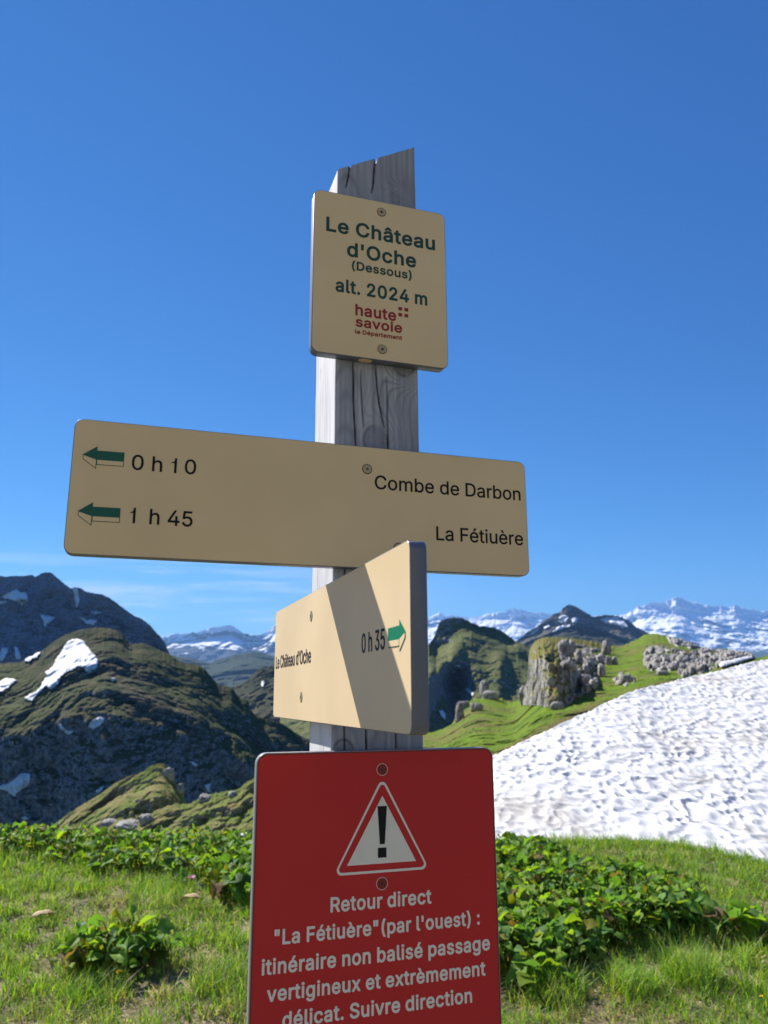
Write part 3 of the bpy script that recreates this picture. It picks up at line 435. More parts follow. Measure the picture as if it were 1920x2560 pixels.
    sep = nn.t.nodes.new('ShaderNodeSeparateColor'); nn.t.links.new(at_.outputs['Color'], sep.inputs[0])
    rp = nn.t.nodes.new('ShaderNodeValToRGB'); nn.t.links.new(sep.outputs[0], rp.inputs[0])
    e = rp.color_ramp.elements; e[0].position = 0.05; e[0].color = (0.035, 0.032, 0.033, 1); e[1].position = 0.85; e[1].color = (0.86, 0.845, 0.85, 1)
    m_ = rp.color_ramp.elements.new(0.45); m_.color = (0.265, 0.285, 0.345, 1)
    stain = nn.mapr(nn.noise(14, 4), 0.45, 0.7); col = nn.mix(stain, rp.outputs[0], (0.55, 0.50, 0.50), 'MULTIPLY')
    col = nn.mix(0.75, col, rp.outputs[0])
    mat = nn.done(col, 0.85, nn.bump(nn.noise(600, 3), 0.2, 0.0006), 0.2)
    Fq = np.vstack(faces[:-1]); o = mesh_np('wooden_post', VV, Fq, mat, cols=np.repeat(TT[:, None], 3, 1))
    bm = bmesh.new(); bm.from_mesh(o.data); bm.verts.ensure_lookup_table()
    for a in range(n): 
        try: bm.faces.new((bm.verts[last + a], bm.verts[last + (a + 1) % n], bm.verts[cur]))
        except ValueError: pass
    bmesh.ops.recalc_face_normals(bm, faces=bm.faces); bm.to_mesh(o.data); bm.free()
    o.matrix_world = PM
    tag(o, 'weathered grey square timber post with a slanted split top carrying all the signs', 'post')
make_post()

# --- altitude plate
t = empty('altitude_sign', PM); M = FRONT(-TS)
tag(t, 'beige upright name plate with green lettering and red logo, topmost on post', 'sign')
board(t, M, -0.0301, 0.1261, 0.1721, 0.3670, TS, 0.0085, 0.0007, M_beige, M_core)
text(t, M, 'Le Château', -0.0159, 0.1129, 0.3170, 0.0178, M_dkgreen, 0.022)
text(t, M, "d'Oche", 0.0080, 0.0893, 0.2905, 0.0176, M_dkgreen, 0.022)
text(t, M, '(Dessous)', 0.0137, 0.0838, 0.2750, 0.0107, M_dkgreen, 0.017)
text(t, M, 'alt. 2024 m', -0.0045, 0.1021, 0.2456, 0.0160, M_dkgreen, 0.020)
text(t, M, 'haute', 0.0180, 0.0648, 0.2208, 0.0136, M_logo, 0.020)
text(t, M, 'savoie', 0.0184, 0.0717, 0.2076, 0.0118, M_logo, 0.022)
text(t, M, 'le Département', 0.0179, 0.0716, 0.1993, 0.0050, M_logo, 0.020)
sq = []
for ax in (0.0676, 0.0748):
    for az in (0.2275, 0.2347): sq.append(np.array([(ax, az), (ax + 0.0043, az), (ax + 0.0043, az + 0.0040), (ax, az + 0.0040)]))
flat('logo_squares', sq, M_logo, t, M)
screw(t, M, 0.0482, 0.3534, 0.0054, M_screwhead, M_brown, M_dark)
screw(t, M, 0.0486, 0.1851, 0.0054, M_screwhead, M_brown, M_dark)
flat('edge_mark', [np.column_stack([0.031 + 0.0078 * np.cos(np.linspace(0, 6.283, 24, endpoint=False)), 0.0046 * np.sin(np.linspace(0, 6.283, 24, endpoint=False))])], M_beige, t,
     Matrix(((1, 0, 0, 0), (0, 1, 0, -0.0066), (0, 0, -1, 0.1720), (0, 0, 0, 1))), 0.0002)

# --- long direction board
t = empty('direction_sign', PM); M = FRONT(-TS)
tag(t, 'long horizontal beige direction board with two left arrows and two place names', 'sign', 'beige direction boards on the post')
board(t, M, -0.2539, 0.2160, -0.0563, 0.0725, TS, 0.0085, 0.0007, M_beige, M_core)
text(t, M, '0 h 10', -0.2008, -0.1414, 0.0270, 0.0148, M_black, 0.002)
text(t, M, '1 h 45', -0.1993, -0.1420, -0.0246, 0.0149, M_black, 0.002)
text(t, M, 'Combe de Darbon', 0.0400, 0.2088, 0.0274, 0.0149, M_black, 0.002)
text(t, M, 'La Fétiuère', 0.1078, 0.2095, -0.0228, 0.0149, M_black, 0.002)
A1 = [(-.2446, .0379), (-.2322, .0468), (-.2322, .0427), (-.2079, .0429), (-.2079, .0291), (-.2320, .0289), (-.2322, .0248), (-.2442, .0334), (-.2079, .0343), (-.2321, .0341)]
arrow(t, M, A1, M_arrow)
arrow(t, M, [(x + 0.0002, z - 0.0540) for x, z in A1], M_arrow)
screw(t, M, 0.0317, 0.0480, 0.0054, M_screwhead, M_black, M_brown, 0.0008)
screw(t, M, 0.0655, -0.0335, 0.0054, M_screwhead, M_black, M_brown, 0.0008)

# --- edge-on direction board on the left face, pointing at the viewer's right
t = empty('direction_sign', PM)
tag(t, 'foreshortened beige direction board crossed by a shadow band, with one right arrow', 'sign', 'beige direction boards on the post')
board(t, SIDE, -0.2461, 0.2595, -0.2071, -0.0756, TS, 0.0075, 0.0007, M_beige, M_core)
text(t, SIDE, "Le Château d'Oche", -0.2355, -0.0395, -0.1480, 0.0148, M_black, 0.002)
text(t, SIDE, '0 h 35', 0.1441, 0.2040, -0.1480, 0.0155, M_black, 0.003)
arrow(t, SIDE, [(.2493, -.1385), (.2371, -.1292), (.2371, -.1333), (.2119, -.1335), (.2119, -.1476), (.2369, -.1478), (.2369, -.1516), (.2490, -.1428), (.2119, -.1422), (.2370, -.1424)], M_green)
screw(t, SIDE, -0.0417, -0.1004, 0.0054, M_screwhead, M_brown, M_dark)
screw(t, SIDE, -0.0826, -0.1826, 0.0054, M_screwhead, M_brown, M_dark)

# --- red warning board
t = empty('warning_sign', PM); M = FRONT(-0.0112)
tag(t, 'red warning board with white triangle and white french text, lowest on the post', 'sign')
rx = lambda x: -0.19493 + 0.9373 * (x + 0.19493)
rz = lambda z: -0.18124 + 0.9373 * (z + 0.18124)
board(t, M, rx(-0.0651), rx(0.1895), rz(-0.640), rz(-0.2360), 0.0100, 0.0100, 0.0009, M_redface, M_redcore, 0.0)
# thin dark line between face and rim
flat('border_line', [rrect(rx(-0.0651) + 0.0012, rx(0.1895) - 0.0012, rz(-0.640) + 0.0012, rz(-0.2360) - 0.0012, 0.0088), rrect(rx(-0.0651) + 0.0019, rx(0.1895) - 0.0019, rz(-0.640) + 0.0019, rz(-0.2360) - 0.0019, 0.0081)], M_dark, t, M, 0.0001)
RT = lambda s, a, b, base, cap: text(t, M, s, rx(a), rx(b), rz(base), cap * 0.9373, M_white, 0.019)
RT('Retour direct', 0.0110, 0.1157, -0.3852, 0.0136)
RT('"La Fétiuère"(par l\'ouest) :', -0.0430, 0.1682, -0.4090, 0.0134)
RT('itinéraire non balisé passage', -0.0542, 0.1787, -0.4335, 0.0136)
RT('vertigineux et extrèmement', -0.0486, 0.1729, -0.4562, 0.0132)
RT('délicat. Suivre direction', -0.0336, 0.1574, -0.4790, 0.0132)
def rtri(a, b, c, r, n=6):
    P = [np.array(p) for p in (a, b, c)]; out = []
    for i in range(3):
        p, q, s = P[i], P[i - 1], P[(i + 1) % 3]; u = (q - p) / np.linalg.norm(q - p); v = (s - p) / np.linalg.norm(s - p)
        half = math.acos(np.clip(u @ v, -1, 1)) / 2; dd = r / math.tan(half); bis = (u + v) / np.linalg.norm(u + v); cc = p + bis * r / math.sin(half)
        a0 = p + u * dd - cc; a1 = p + v * dd - cc; t0 = math.atan2(a0[1], a0[0]); t1 = math.atan2(a1[1], a1[0]); dt = (t1 - t0 + math.pi) % (2 * math.pi) - math.pi
        for k in range(n + 1): out.append(cc + r * np.array([math.cos(t0 + dt * k / n), math.sin(t0 + dt * k / n)]))
    return np.array(out)
Rp = lambda x, z: (rx(x), rz(z))
flat('triangle_outline', [rtri(Rp(0.0640, -0.2620), Rp(0.0135, -0.3528), Rp(0.1138, -0.3528), 0.0045), rtri(Rp(0.0640, -0.2665), Rp(0.0168, -0.3505), Rp(0.1105, -0.3505), 0.0030)], M_white, t, M)
flat('triangle_panel', [np.array([Rp(0.0640, -0.2805), Rp(0.0273, -0.3444), Rp(0.0997, -0.3444)])], M_white, t, M)
ex = [np.array([Rp(0.0587, -0.2904), Rp(0.0687, -0.2904), Rp(0.0664, -0.3264), Rp(0.0612, -0.3264)]), np.array([Rp(0.0591, -0.3297), Rp(0.0681, -0.3297), Rp(0.0681, -0.3390), Rp(0.0591, -0.3390)])]
flat('exclamation_mark', ex, M_black, t, M @ Matrix.Translation((0, 0, 0.0003)), 0.0002)
screw(t, M, rx(0.0639), rz(-0.2551), 0.0056, M_screwred, M_white, M_dark, 0.0004)
screw(t, M, rx(0.0634), rz(-0.3630), 0.0056, M_screwred, M_white, M_dark, 0.0004)

# ------------------------------------------------------------ land: every hill is a sheet seen from its foot to its crest, with a back side
def interp(tab, x): t = np.array(tab, float); return np.interp(x, t[:, 0], t[:, 1])
def P6(pts): return [(x / 2.37, 1380 + y / 2.37) for x, y in pts]         # readings taken on enlargements of the photograph
def P7(pts): return [(1040 + x / 1.885, 1450 + y / 1.885) for x, y in pts]
def P9(pts): return [(380 + x / 4.366, 1480 + y / 4.366) for x, y in pts]
class Hill:
    """sil: crest line; foot: lower edge line; Ds, Dn: distances of crest and foot (numbers or tables); power > 1 steepens the foot"""
    def __init__(s, sil, foot, Ds, Dn, power=1.0, relief=(), crest=(), seed=0, smooth=0.0):
        f = lambda v: (lambda x: interp(v, x)) if isinstance(v, (list, tuple)) else (lambda x: np.full(np.shape(x), float(v)))
        s.sil, s.foot, s.Ds, s.Dn = f(sil), f(foot), f(Ds), f(Dn)
        s.power, s.relief, s.crest, s.seed = power, relief, crest, seed
    def silS(s, x):
        """the crest line without its small notches"""
        x = np.asarray(x, float); return sum(s.sil(x + o) for o in np.linspace(-s.wide, s.wide, 13)) / 13
    def fine(s, x):
        y = s.sil(x) - s.silS(x)
        for k, (size, amp) in enumerate(s.crest):
            y = y + amp * fbm(np.stack([np.asarray(x) / size, np.full(np.shape(x), s.seed + k * 7.1), np.zeros(np.shape(x))], -1), 4)
        return y
    def ys_(s, x): return s.silS(x) + s.fine(x)
    def yat(s, x, t): return s.foot(x) + (s.silS(x) - s.foot(x)) * t + s.fine(x) * np.clip(t, 0, 1) ** s.notch
    notch = 14; profile = None; wide = 36
    def depth(s, x, y, t):
        g = np.interp(t, *zip(*s.profile)) if s.profile else np.clip(t, 0, 1) ** s.power
        return 1 / (1 / s.Dn(x) + (1 / s.Ds(x) - 1 / s.Dn(x)) * g)
    def point(s, x, t):
        """x photo column, t 0 (foot) .. 1 (crest)"""
        y = s.yat(x, t); D = s.depth(x, y, t); P = at(x, y, D)
        for size, amp, rid in s.relief:
            D = D + amp * fbm(P / size + s.seed, 5, rid) * np.minimum(1, (1.02 - t) * 6)
        return at(x, y, D)
    def point_px(s, x, y):
        x = np.asarray(x, float); y = np.asarray(y, float); lo = np.zeros(x.shape); hi = np.full(x.shape, 0.999)
        for _ in range(24):
            m = (lo + hi) / 2; below = s.yat(x, m) > y; lo = np.where(below, m, lo); hi = np.where(below, hi, m)
        return s.point(x, (lo + hi) / 2)
    def build(s, name, x0, x1, nx, ny, mat, label=None, back=1.2, drop=0.8, nback=10, bias=1.0, parent=None):
        x = np.linspace(x0, x1, nx); t = np.linspace(0, 1, ny) ** bias
        X, T = np.meshgrid(x, t); P = s.point(X, T)
        top = P[-1]; d = top - CAM; d = d / np.linalg.norm(d[:, :2], axis=1)[:, None]; d[:, 2] = 0
        L = (s.Ds(x) - s.Dn(x)) * back
        rows = [P]
        for k in range(1, nback + 1):
            q = k / nback
            B = top + d * (L * q)[:, None]; B[:, 2] -= L * drop * q ** 0.8 * min(1.0, q * 3)
            rows.append(B[None])
        V = np.concatenate(rows, 0)
        o = mesh_np(name, V.reshape(-1, 3), grid_faces(nx, ny + nback), mat, parent)
        return tag(o, kind='structure')
def sheet(name, hill, outline, mat, label, group, lift=0.003, thick=0.0012, step=3.0, wob=1.2):
    """a snow patch: outline laid on the slope with a rim and a domed surface of its own"""
    o = np.array(outline, float); pts = []
    for a, b in zip(o, np.roll(o, -1, 0)):
        n = max(1, int(np.hypot(*(b - a)) / step))
        for k in range(n): pts.append(a + (b - a) * k / n)
    pts = np.array(pts); pts += wob * np.stack([noise3(np.stack([pts[:, 0] / 6, pts[:, 1] / 6, pts[:, 0] * 0 + k], -1)) for k in (1.5, 9.5)], -1)
    n = len(pts); inner = []
    lo, hi = pts.min(0), pts.max(0)
    for gx in np.arange(lo[0], hi[0], step):
        for gy in np.arange(lo[1], hi[1], step):
            q = np.array((gx + (gy / step % 2) * step / 2, gy)); a, b = pts, np.roll(pts, -1, 0)
            c = ((a[:, 1] > q[1]) != (b[:, 1] > q[1])) & (q[0] < (b[:, 0] - a[:, 0]) * (q[1] - a[:, 1]) / (b[:, 1] - a[:, 1] + 1e-12) + a[:, 0])
            if c.sum() % 2 and np.min(np.hypot(*(pts - q).T)) > step * 0.6: inner.append(q)
    allp = np.vstack([pts] + ([np.array(inner)] if inner else []))
    from mathutils.geometry import delaunay_2d_cdt
    r = delaunay_2d_cdt([Vector(p) for p in allp], [(i, (i + 1) % n) for i in range(n)], [list(range(n))], 1, 1e-5)
    vo = np.array([tuple(v) for v in r[0]]); tri = [f for f in r[2] if len(f) == 3]
    S = hill.point_px(vo[:, 0], vo[:, 1]); d = CAM - S; D = np.linalg.norm(d, axis=1)[:, None]; d = d / D
    dist = np.array([np.min(np.hypot(*(pts - v).T)) for v in vo])
    h = lift * D + thick * D * np.clip(dist / (step * 2), 0, 1)[:, None]
    up = np.array([0, 0, 1.0]); V = S + d * h * 0.7 + up * h * 0.5
    bm = bmesh.new(); tv = [bm.verts.new(p) for p in V]
    for f in tri:
        try: bm.faces.new([tv[i] for i in f])
        except ValueError: pass
    eds = [e for e in bm.edges if len(e.link_faces) == 1]
    ex = bmesh.ops.extrude_edge_only(bm, edges=eds)
    dm = float(np.mean(D)) * (lift + thick) * 1.2
    for v in [g for g in ex['geom'] if isinstance(g, bmesh.types.BMVert)]: v.co += Vector((CAM - np.array(v.co))).normalized() * -dm
    bmesh.ops.recalc_face_normals(bm, faces=bm.faces)
    ob = obj_bm(name, bm, mat, None, True)
    return tag(ob, label, 'snow patch', group)

def terrain(name, grass1, grass2, rock1, rock2, size, slope=(0.45, 0.62), veg=None, bumpd=0.0, vegamt=0.5):
    """grass where it is flat enough, bare rock where it is steep; size = metres of the main mottling"""
    n = N(name); c = n.coord()
    big = n.noise(1 / size, 6, 0.6); mid = n.noise(4 / size, 5, 0.6); fine = n.noise(16 / size, 5, 0.65)
    g = n.mix(n.mapr(mid, 0.38, 0.62), grass1, grass2)
    if veg: g = n.mix(n.mapr(n.math('ADD', n.math('MULTIPLY', big, 0.6), n.math('MULTIPLY', fine, 0.4)), vegamt - 0.06, vegamt + 0.06), veg, g)
    r = n.mix(n.mapr(fine, 0.35, 0.65), rock1, rock2)
    s = n.math('ADD', n.nz(), n.math('MULTIPLY', n.math('SUBTRACT', mid, 0.5), 0.7))
    col = n.mix(n.mapr(s, slope[0], slope[1]), r, g)
    b = n.bump(n.math('ADD', mid, fine), 0.6, bumpd or size * 0.15)
    return n.done(col, 0.95, b, 0.1)
def m_snow(name='old_snow', size=1.0, dirt=(0.36, 0.32, 0.26), amount=0.49):
    n = N(name); a = n.noise(0.55 / size, 5, 0.6); b = n.noise(6 / size, 4, 0.6)
    d = n.mapr(n.math('ADD', n.math('MULTIPLY', a, 0.75), n.math('MULTIPLY', b, 0.25)), amount, amount + 0.14)
    col = n.mix(n.math('MULTIPLY', d, 0.55), (0.66, 0.665, 0.68), dirt)
    return n.done(col, 0.7, n.bump(n.noise(30 / size, 3), 0.15, 0.02 * size), 0.25)
M_snow = m_snow()
M_farsnow = plain('far_snow', (0.70, 0.71, 0.74), 0.8, 0.1, 0.04, 0.01)

# valley floor far below, reaching the horizon
n_ = N('valley_forest'); c1 = n_.mix(n_.mapr(n_.noise(0.002, 6), 0.4, 0.6), (0.030, 0.045, 0.022), (0.07, 0.085, 0.04))
M_valley = n_.done(c1, 0.95, None, 0.05)
xs = np.linspace(-70000, 70000, 60); ysv = np.linspace(-8000, 90000, 60); XX, YY = np.meshgrid(xs, ysv)
ZZ = -1100 + 120 * fbm(np.stack([XX / 5000, YY / 5000, XX * 0], -1), 4)
tag(mesh_np('valley_floor', np.stack([XX, YY, ZZ], -1).reshape(-1, 3), grid_faces(60, 60), M_valley), kind='structure')

# far snow ranges (rock and snow by height, slope and noise)
def m_far(name, z0, z1, rock, snowline_noise=620.0):
    n = N(name); z = n.pz()
    nn = n.noise(1 / snowline_noise, 7, 0.68); st = n.noise(1 / (snowline_noise * 0.32), 5, 0.7)
    h = n.math('ADD', n.math('DIVIDE', n.math('SUBTRACT', z, z0), z1 - z0), n.math('MULTIPLY', n.math('SUBTRACT', nn, 0.5), 2.2))
    h = n.math('ADD', h, n.math('MULTIPLY', n.math('SUBTRACT', n.nz(), 0.6), 0.9))
    h = n.math('ADD', h, n.math('MULTIPLY', n.math('SUBTRACT', st, 0.5), 1.2))
    h = n.math('ADD', h, n.math('MAXIMUM', n.math('MULTIPLY', n.math('SUBTRACT', z, z1), 1.2 / (z1 - z0)), 0.0)); fac = n.mapr(h, 0.0, 0.16)
    col = n.mix(fac, n.mix(n.mapr(st, .35, .65), rock, tuple(c * 0.6 for c in rock)), (0.86, 0.87, 0.90))
    return n.done(col, 0.9, None, 0.05)
sil_mb = P7([(-200, 150), (0, 175), (60, 180), (85, 165), (110, 158), (135, 166), (160, 164), (200, 172), (270, 180), (300, 170), (330, 163), (355, 158), (380, 152), (400, 156), (420, 150), (440, 140), (462, 126), (480, 142), (500, 138), (520, 148), (545, 156), (570, 151), (600, 152), (650, 166), (700, 170), (840, 168), (900, 170), (960, 166), (1000, 158), (1030, 136), (1050, 122), (1080, 118), (1100, 113), (1130, 105), (1150, 102), (1170, 108), (1190, 98), (1215, 82), (1235, 78), (1262, 92), (1285, 98), (1310, 103), (1350, 116), (1400, 126), (1430, 122), (1450, 125), (1480, 128), (1500, 118), (1530, 130), (1560, 136), (1590, 142), (1659, 148), (1760, 150), (1900, 170)])
foot = [(0, 1900), (3000, 1900)]
Hmb = Hill(sil_mb, [(0, 1690), (3000, 1690)], 52000, 42500, 1.0, ((7000, 1500, True), (2500, 750, True), (900, 300, True)), ((14, 5.0), (6, 4.0), (2.5, 3.0)), 2.2)
Hmb.wide = 16; Hmb.notch = 8; Hmb.build('snow_range', 860, 2150, 620, 150, m_far('far_peaks', -800, 900, (0.10, 0.105, 0.115)))
sil_l = P9([(-400, 520), (60, 500), (170, 488), (220, 470), (280, 458), (330, 466), (370, 462), (420, 450), (450, 438), (500, 432), (560, 418), (600, 400), (640, 385), (700, 388), (740, 383), (800, 372), (860, 362), (900, 382), (930, 400), (965, 430), (1000, 450), (1080, 472), (1180, 470), (1220, 448), (1250, 440), (1300, 400), (1345, 360), (1450, 380), (1600, 420), (1900, 430), (2300, 470), (3000, 520)])
Hl = Hill(sil_l, [(0, 1720), (3000, 1720)], 34000, 28800, 1.0, ((4500, 1000, True), (1500, 430, True), (520, 160, True)), ((10, 4.0), (4, 4.0)), 5.5)
Hl.wide = 13; Hl.notch = 7; Hl.build('snow_range', 300, 1020, 380, 130, m_far('left_far_peaks', -480, 120, (0.085, 0.09, 0.10), 800.0))
# blue forested ridges under the left range
M_blueforest = terrain('forested_ridge', (0.030, 0.048, 0.022), (0.045, 0.060, 0.03), (0.10, 0.10, 0.095), (0.16, 0.155, 0.15), 900, (0.2, 0.35))
sil_f = P9([(-300, 640), (170, 690), (280, 700), (420, 720), (560, 760), (640, 770), (720, 738), (800, 715), (900, 684), (1000, 668), (1100, 648), (1170, 655), (1220, 672), (1320, 700), (1500, 690), (1900, 720)])
Hill(sil_f, [(0, 1790), (3000, 1790)], 14000, 9500, 1.2, ((1500, 700, True), (350, 120, True)), ((10, 2.5),), 1.1).build('forested_ridge', 300, 1180, 300, 90, M_blueforest)
sil_g = P9([(500, 1250), (700, 1150), (860, 1050), (920, 1020), (980, 1000), (1040, 965), (1080, 930), (1110, 890), (1130, 868), (1165, 840), (1200, 828), (1260, 818), (1320, 800), (1450, 770), (1700, 790), (1900, 860), (2400, 990), (3000, 1120)])
M_darkhill = terrain('dark_hill', (0.060, 0.062, 0.035), (0.085, 0.080, 0.045), (0.13, 0.125, 0.12), (0.22, 0.21, 0.20), 160, (0.35, 0.55), (0.022, 0.034, 0.016))
Hg = Hill(sil_g, [(0, 1830), (3000, 1830)], 3200, 2600, 1.5, ((420, 130, True), (90, 34, True)), ((7, 3.0),), 8.1)
Hg.build('dark_hill', 470, 1130, 380, 110, M_darkhill)
sheet('snow_patch', Hg, P9([(1190, 1025), (1200, 990), (1218, 982), (1230, 1010), (1215, 1045), (1198, 1042)]), M_farsnow, 'small white snow patch on the dark hill just left of the foreshortened board', 'snow patches on the mountains', step=2)

# right: dark pyramid peak with snow patches, with a lower dark spur
M_peak = terrain('dark_peak', (0.075, 0.078, 0.055), (0.10, 0.10, 0.075), (0.10, 0.098, 0.10), (0.20, 0.195, 0.19), 420, (0.55, 0.75))
sil_p = P7([(380, 330), (450, 300), (500, 268), (540, 240), (565, 222), (580, 210), (600, 196), (620, 182), (650, 160), (680, 150), (690, 135), (705, 122), (722, 115), (742, 120), (765, 133), (790, 147), (815, 162), (840, 176), (880, 166), (920, 165), (950, 170), (975, 178), (1000, 190), (1040, 222), (1080, 242), (1120, 268), (1200, 300), (1350, 350)])
Hp = Hill(sil_p, [(0, 1640), (3000, 1640)], 11000, 9700, 1.2, ((1300, 420, True), (380, 160, True), (140, 60, True)), ((10, 3.0), (4, 1.5)), 3.3)
Hp.wide = 12; Hp.notch = 5; Hp.build('dark_peak', 1220, 1760, 330, 120, M_peak)
GP = 'snow patches on the mountains'
for out, lab in (([(505, 258), (520, 245), (560, 232), (585, 225), (580, 245), (550, 262), (520, 270)], 'low elongated snow patch at the left foot of the dark pyramid peak'),
                 ([(575, 222), (600, 210), (625, 208), (632, 225), (610, 232), (590, 228)], 'small snow patch between the low one and the summit of the pyramid peak'),
                 ([(668, 195), (680, 175), (705, 172), (718, 182), (705, 205), (680, 210)], 'round snow patch just below the summit of the dark pyramid peak'),
                 ([(645, 250), (670, 225), (720, 215), (735, 222), (700, 245), (660, 262)], 'slanting snow patch on the lower flank of the dark pyramid peak'),
                 ([(735, 190), (755, 178), (768, 188), (755, 205), (738, 208)], 'tiny snow patch right of the round one near the pyramid summit'),
                 ([(865, 195), (900, 180), (950, 182), (985, 200), (1000, 225), (975, 232), (930, 215), (890, 212)], 'broken snow field on the right shoulder of the dark pyramid peak')):
    sheet('snow_patch', Hp, P7(out), M_farsnow, lab, GP, step=2, wob=2.5)
sil_q = P7([(380, 380), (480, 330), (520, 292), (600, 262), (680, 232), (760, 206), (800, 210), (880, 236), (960, 268), (1010, 292), (1080, 330), (1300, 380)])
Hill(sil_q, [(0, 1660), (3000, 1660)], 7800, 6900, 1.3, ((700, 260, True), (160, 60, True)), ((8, 2.5),), 6.1).build('dark_spur', 1220, 1740, 260, 80, terrain('dark_spur', (0.040, 0.045, 0.030), (0.055, 0.058, 0.038), (0.09, 0.09, 0.09), (0.13, 0.13, 0.13), 300, (0.4, 0.6)))

# green mountain with a rock cap
sil_m = P7([(-700, 600), (-500, 520), (-260, 420), (-100, 360), (0, 335), (60, 302), (78, 282), (88, 262), (97, 238), (104, 215), (112, 196), (130, 186), (150, 181), (180, 177), (212, 178), (236, 188), (260, 200), (280, 208), (300, 216), (325, 216), (350, 221), (375, 226), (400, 236), (420, 250), (440, 265), (470, 290), (500, 302), (530, 312), (600, 352), (700, 400), (900, 460)])
M_green_mt = terrain('green_mountain', (0.110, 0.135, 0.042), (0.150, 0.155, 0.062), (0.14, 0.134, 0.125), (0.32, 0.305, 0.285), 120, (0.40, 0.58), (0.062, 0.082, 0.032), 0.0, 0.46)
class GreenHill(Hill):
    notch = 10
    def depth(s, x, y, t):
        capw = np.interp(x, [1072, 1090, 1120, 1155, 1178, 1225, 1268, 1295, 1325], [0, 42, 55, 34, 24, 26, 24, 6, 0])   # height of the cliff band below the crest
        cr = s.silS(x); q = np.clip((y - cr) / (capw + 8 + 5 * noise3(np.stack([x / 14, y / 14, x * 0], -1))), 0, 1)
        below = np.clip((y - cr - capw) / (s.foot(x) - cr - capw), 0, 1)
        D = s.Ds(x) - 62 * q - (s.Ds(x) - s.Dn(x)) * below ** 0.9
        # a spur running down to the left, a hollow right of it that lies in its shade
        sx = 1160 - 0.62 * (y - 1560); D = D - 210 * np.exp(-((x - sx) / 34) ** 2) * np.clip(below * 4, 0, 1)
        hx = 1135 + 0.10 * (y - 1640); D = D + 200 * np.exp(-((x - hx) / 30) ** 2) * np.clip((y - 1655) / 50, 0, 1)
        sx2 = 1255 - 0.1 * (y - 1640); D = D - 50 * np.exp(-((x - sx2) / 22) ** 2) * np.clip((y - 1610) / 40, 0, 1)
        return D
Hm = GreenHill(sil_m, [(0, 1880), (3000, 1880)], 2600, 1900, 1.0, ((260, 45, True), (60, 16, True)), ((7, 3.5), (3, 1.5)), 4.4)
Hm.build('green_mountain', 700, 1460, 520, 240, M_green_mt)
for out, lab in (([(175, 440), (188, 400), (205, 398), (212, 425), (200, 465), (188, 475), (180, 455)], 'narrow white snow patch in the dark hollow of the green mountain'),
                 ([(228, 518), (245, 515), (272, 540), (268, 552), (245, 540)], 'slanting bluish snow patch low in the hollow of the green mountain'),
                 ([(108, 622), (125, 618), (140, 640), (138, 665), (122, 650)], 'small snow patch at the foot of the green mountain beside the grey board edge')):
    sheet('snow_patch', Hm, P7(out), M_farsnow, lab, GP, step=2)

# far left grey mountain
sil_1 = P6([(-700, 160), (-400, 120), (-200, 150), (0, 142), (40, 146), (90, 140), (140, 143), (190, 134), (208, 150), (225, 138), (250, 124), (272, 121), (292, 119), (310, 126), (322, 136), (345, 158), (370, 180), (395, 198), (420, 216), (445, 209), (470, 211), (490, 222), (512, 236), (560, 243), (600, 250), (640, 268), (680, 292), (712, 318), (740, 340), (770, 360), (800, 380), (830, 392), (862, 411), (888, 432), (912, 460), (930, 482), (950, 502), (968, 526), (985, 555), (1000, 590), (1030, 660), (1080, 760), (1200, 900)])
M_grey = terrain('grey_mountain', (0.075, 0.085, 0.070), (0.11, 0.115, 0.10), (0.125, 0.145, 0.20), (0.25, 0.27, 0.34), 90, (0.62, 0.80), (0.035, 0.045, 0.03), 0.0, 0.45)
H1 = Hill(sil_1, [(-1000, 1790), (3000, 1790)], 3300, 2960, 1.2, ((420, 110, True), (130, 50, True), (42, 20, True), (16, 8, True)), ((9, 2.5), (3, 1.5)), 9.2)
H1.build('grey_mountain', -330, 560, 520, 260, M_grey)
for out, lab in (([(5, 272), (70, 240), (100, 226), (122, 250), (150, 242), (166, 290), (130, 322), (90, 296), (30, 284)], 'wide bluish snow patch high on the grey mountain at the left picture edge'),
                 ([(0, 299), (30, 294), (40, 304), (10, 316), (-10, 316)], 'thin bright snow strip at the left picture edge on the grey mountain'),
                 ([(236, 378), (280, 384), (332, 394), (300, 420), (262, 455), (255, 410)], 'hook shaped bluish snow patch in the middle of the grey mountain'),
                 ([(470, 394), (520, 405), (575, 414), (555, 440), (505, 432)], 'faint snow patch above the hump of the dark mountain'),
                 ([(430, 220), (462, 226), (470, 300), (455, 340), (440, 280)], 'steep snow gully under the crest notch of the grey mountain'),
                 ([(540, 362), (590, 350), (600, 368), (560, 380)], 'small snow patch on the right shoulder of the grey mountain'),
                 ([(5, 576), (50, 574), (42, 610), (20, 652), (-5, 650)], 'snow tongue low on the grey mountain at the left picture edge'),
                 ([(84, 570), (110, 578), (122, 640), (96, 645)], 'second snow tongue low on the grey mountain, right of the edge one')):
    sheet('snow_patch', H1, P6(out), M_farsnow, lab, GP, step=2.2, wob=2.0)

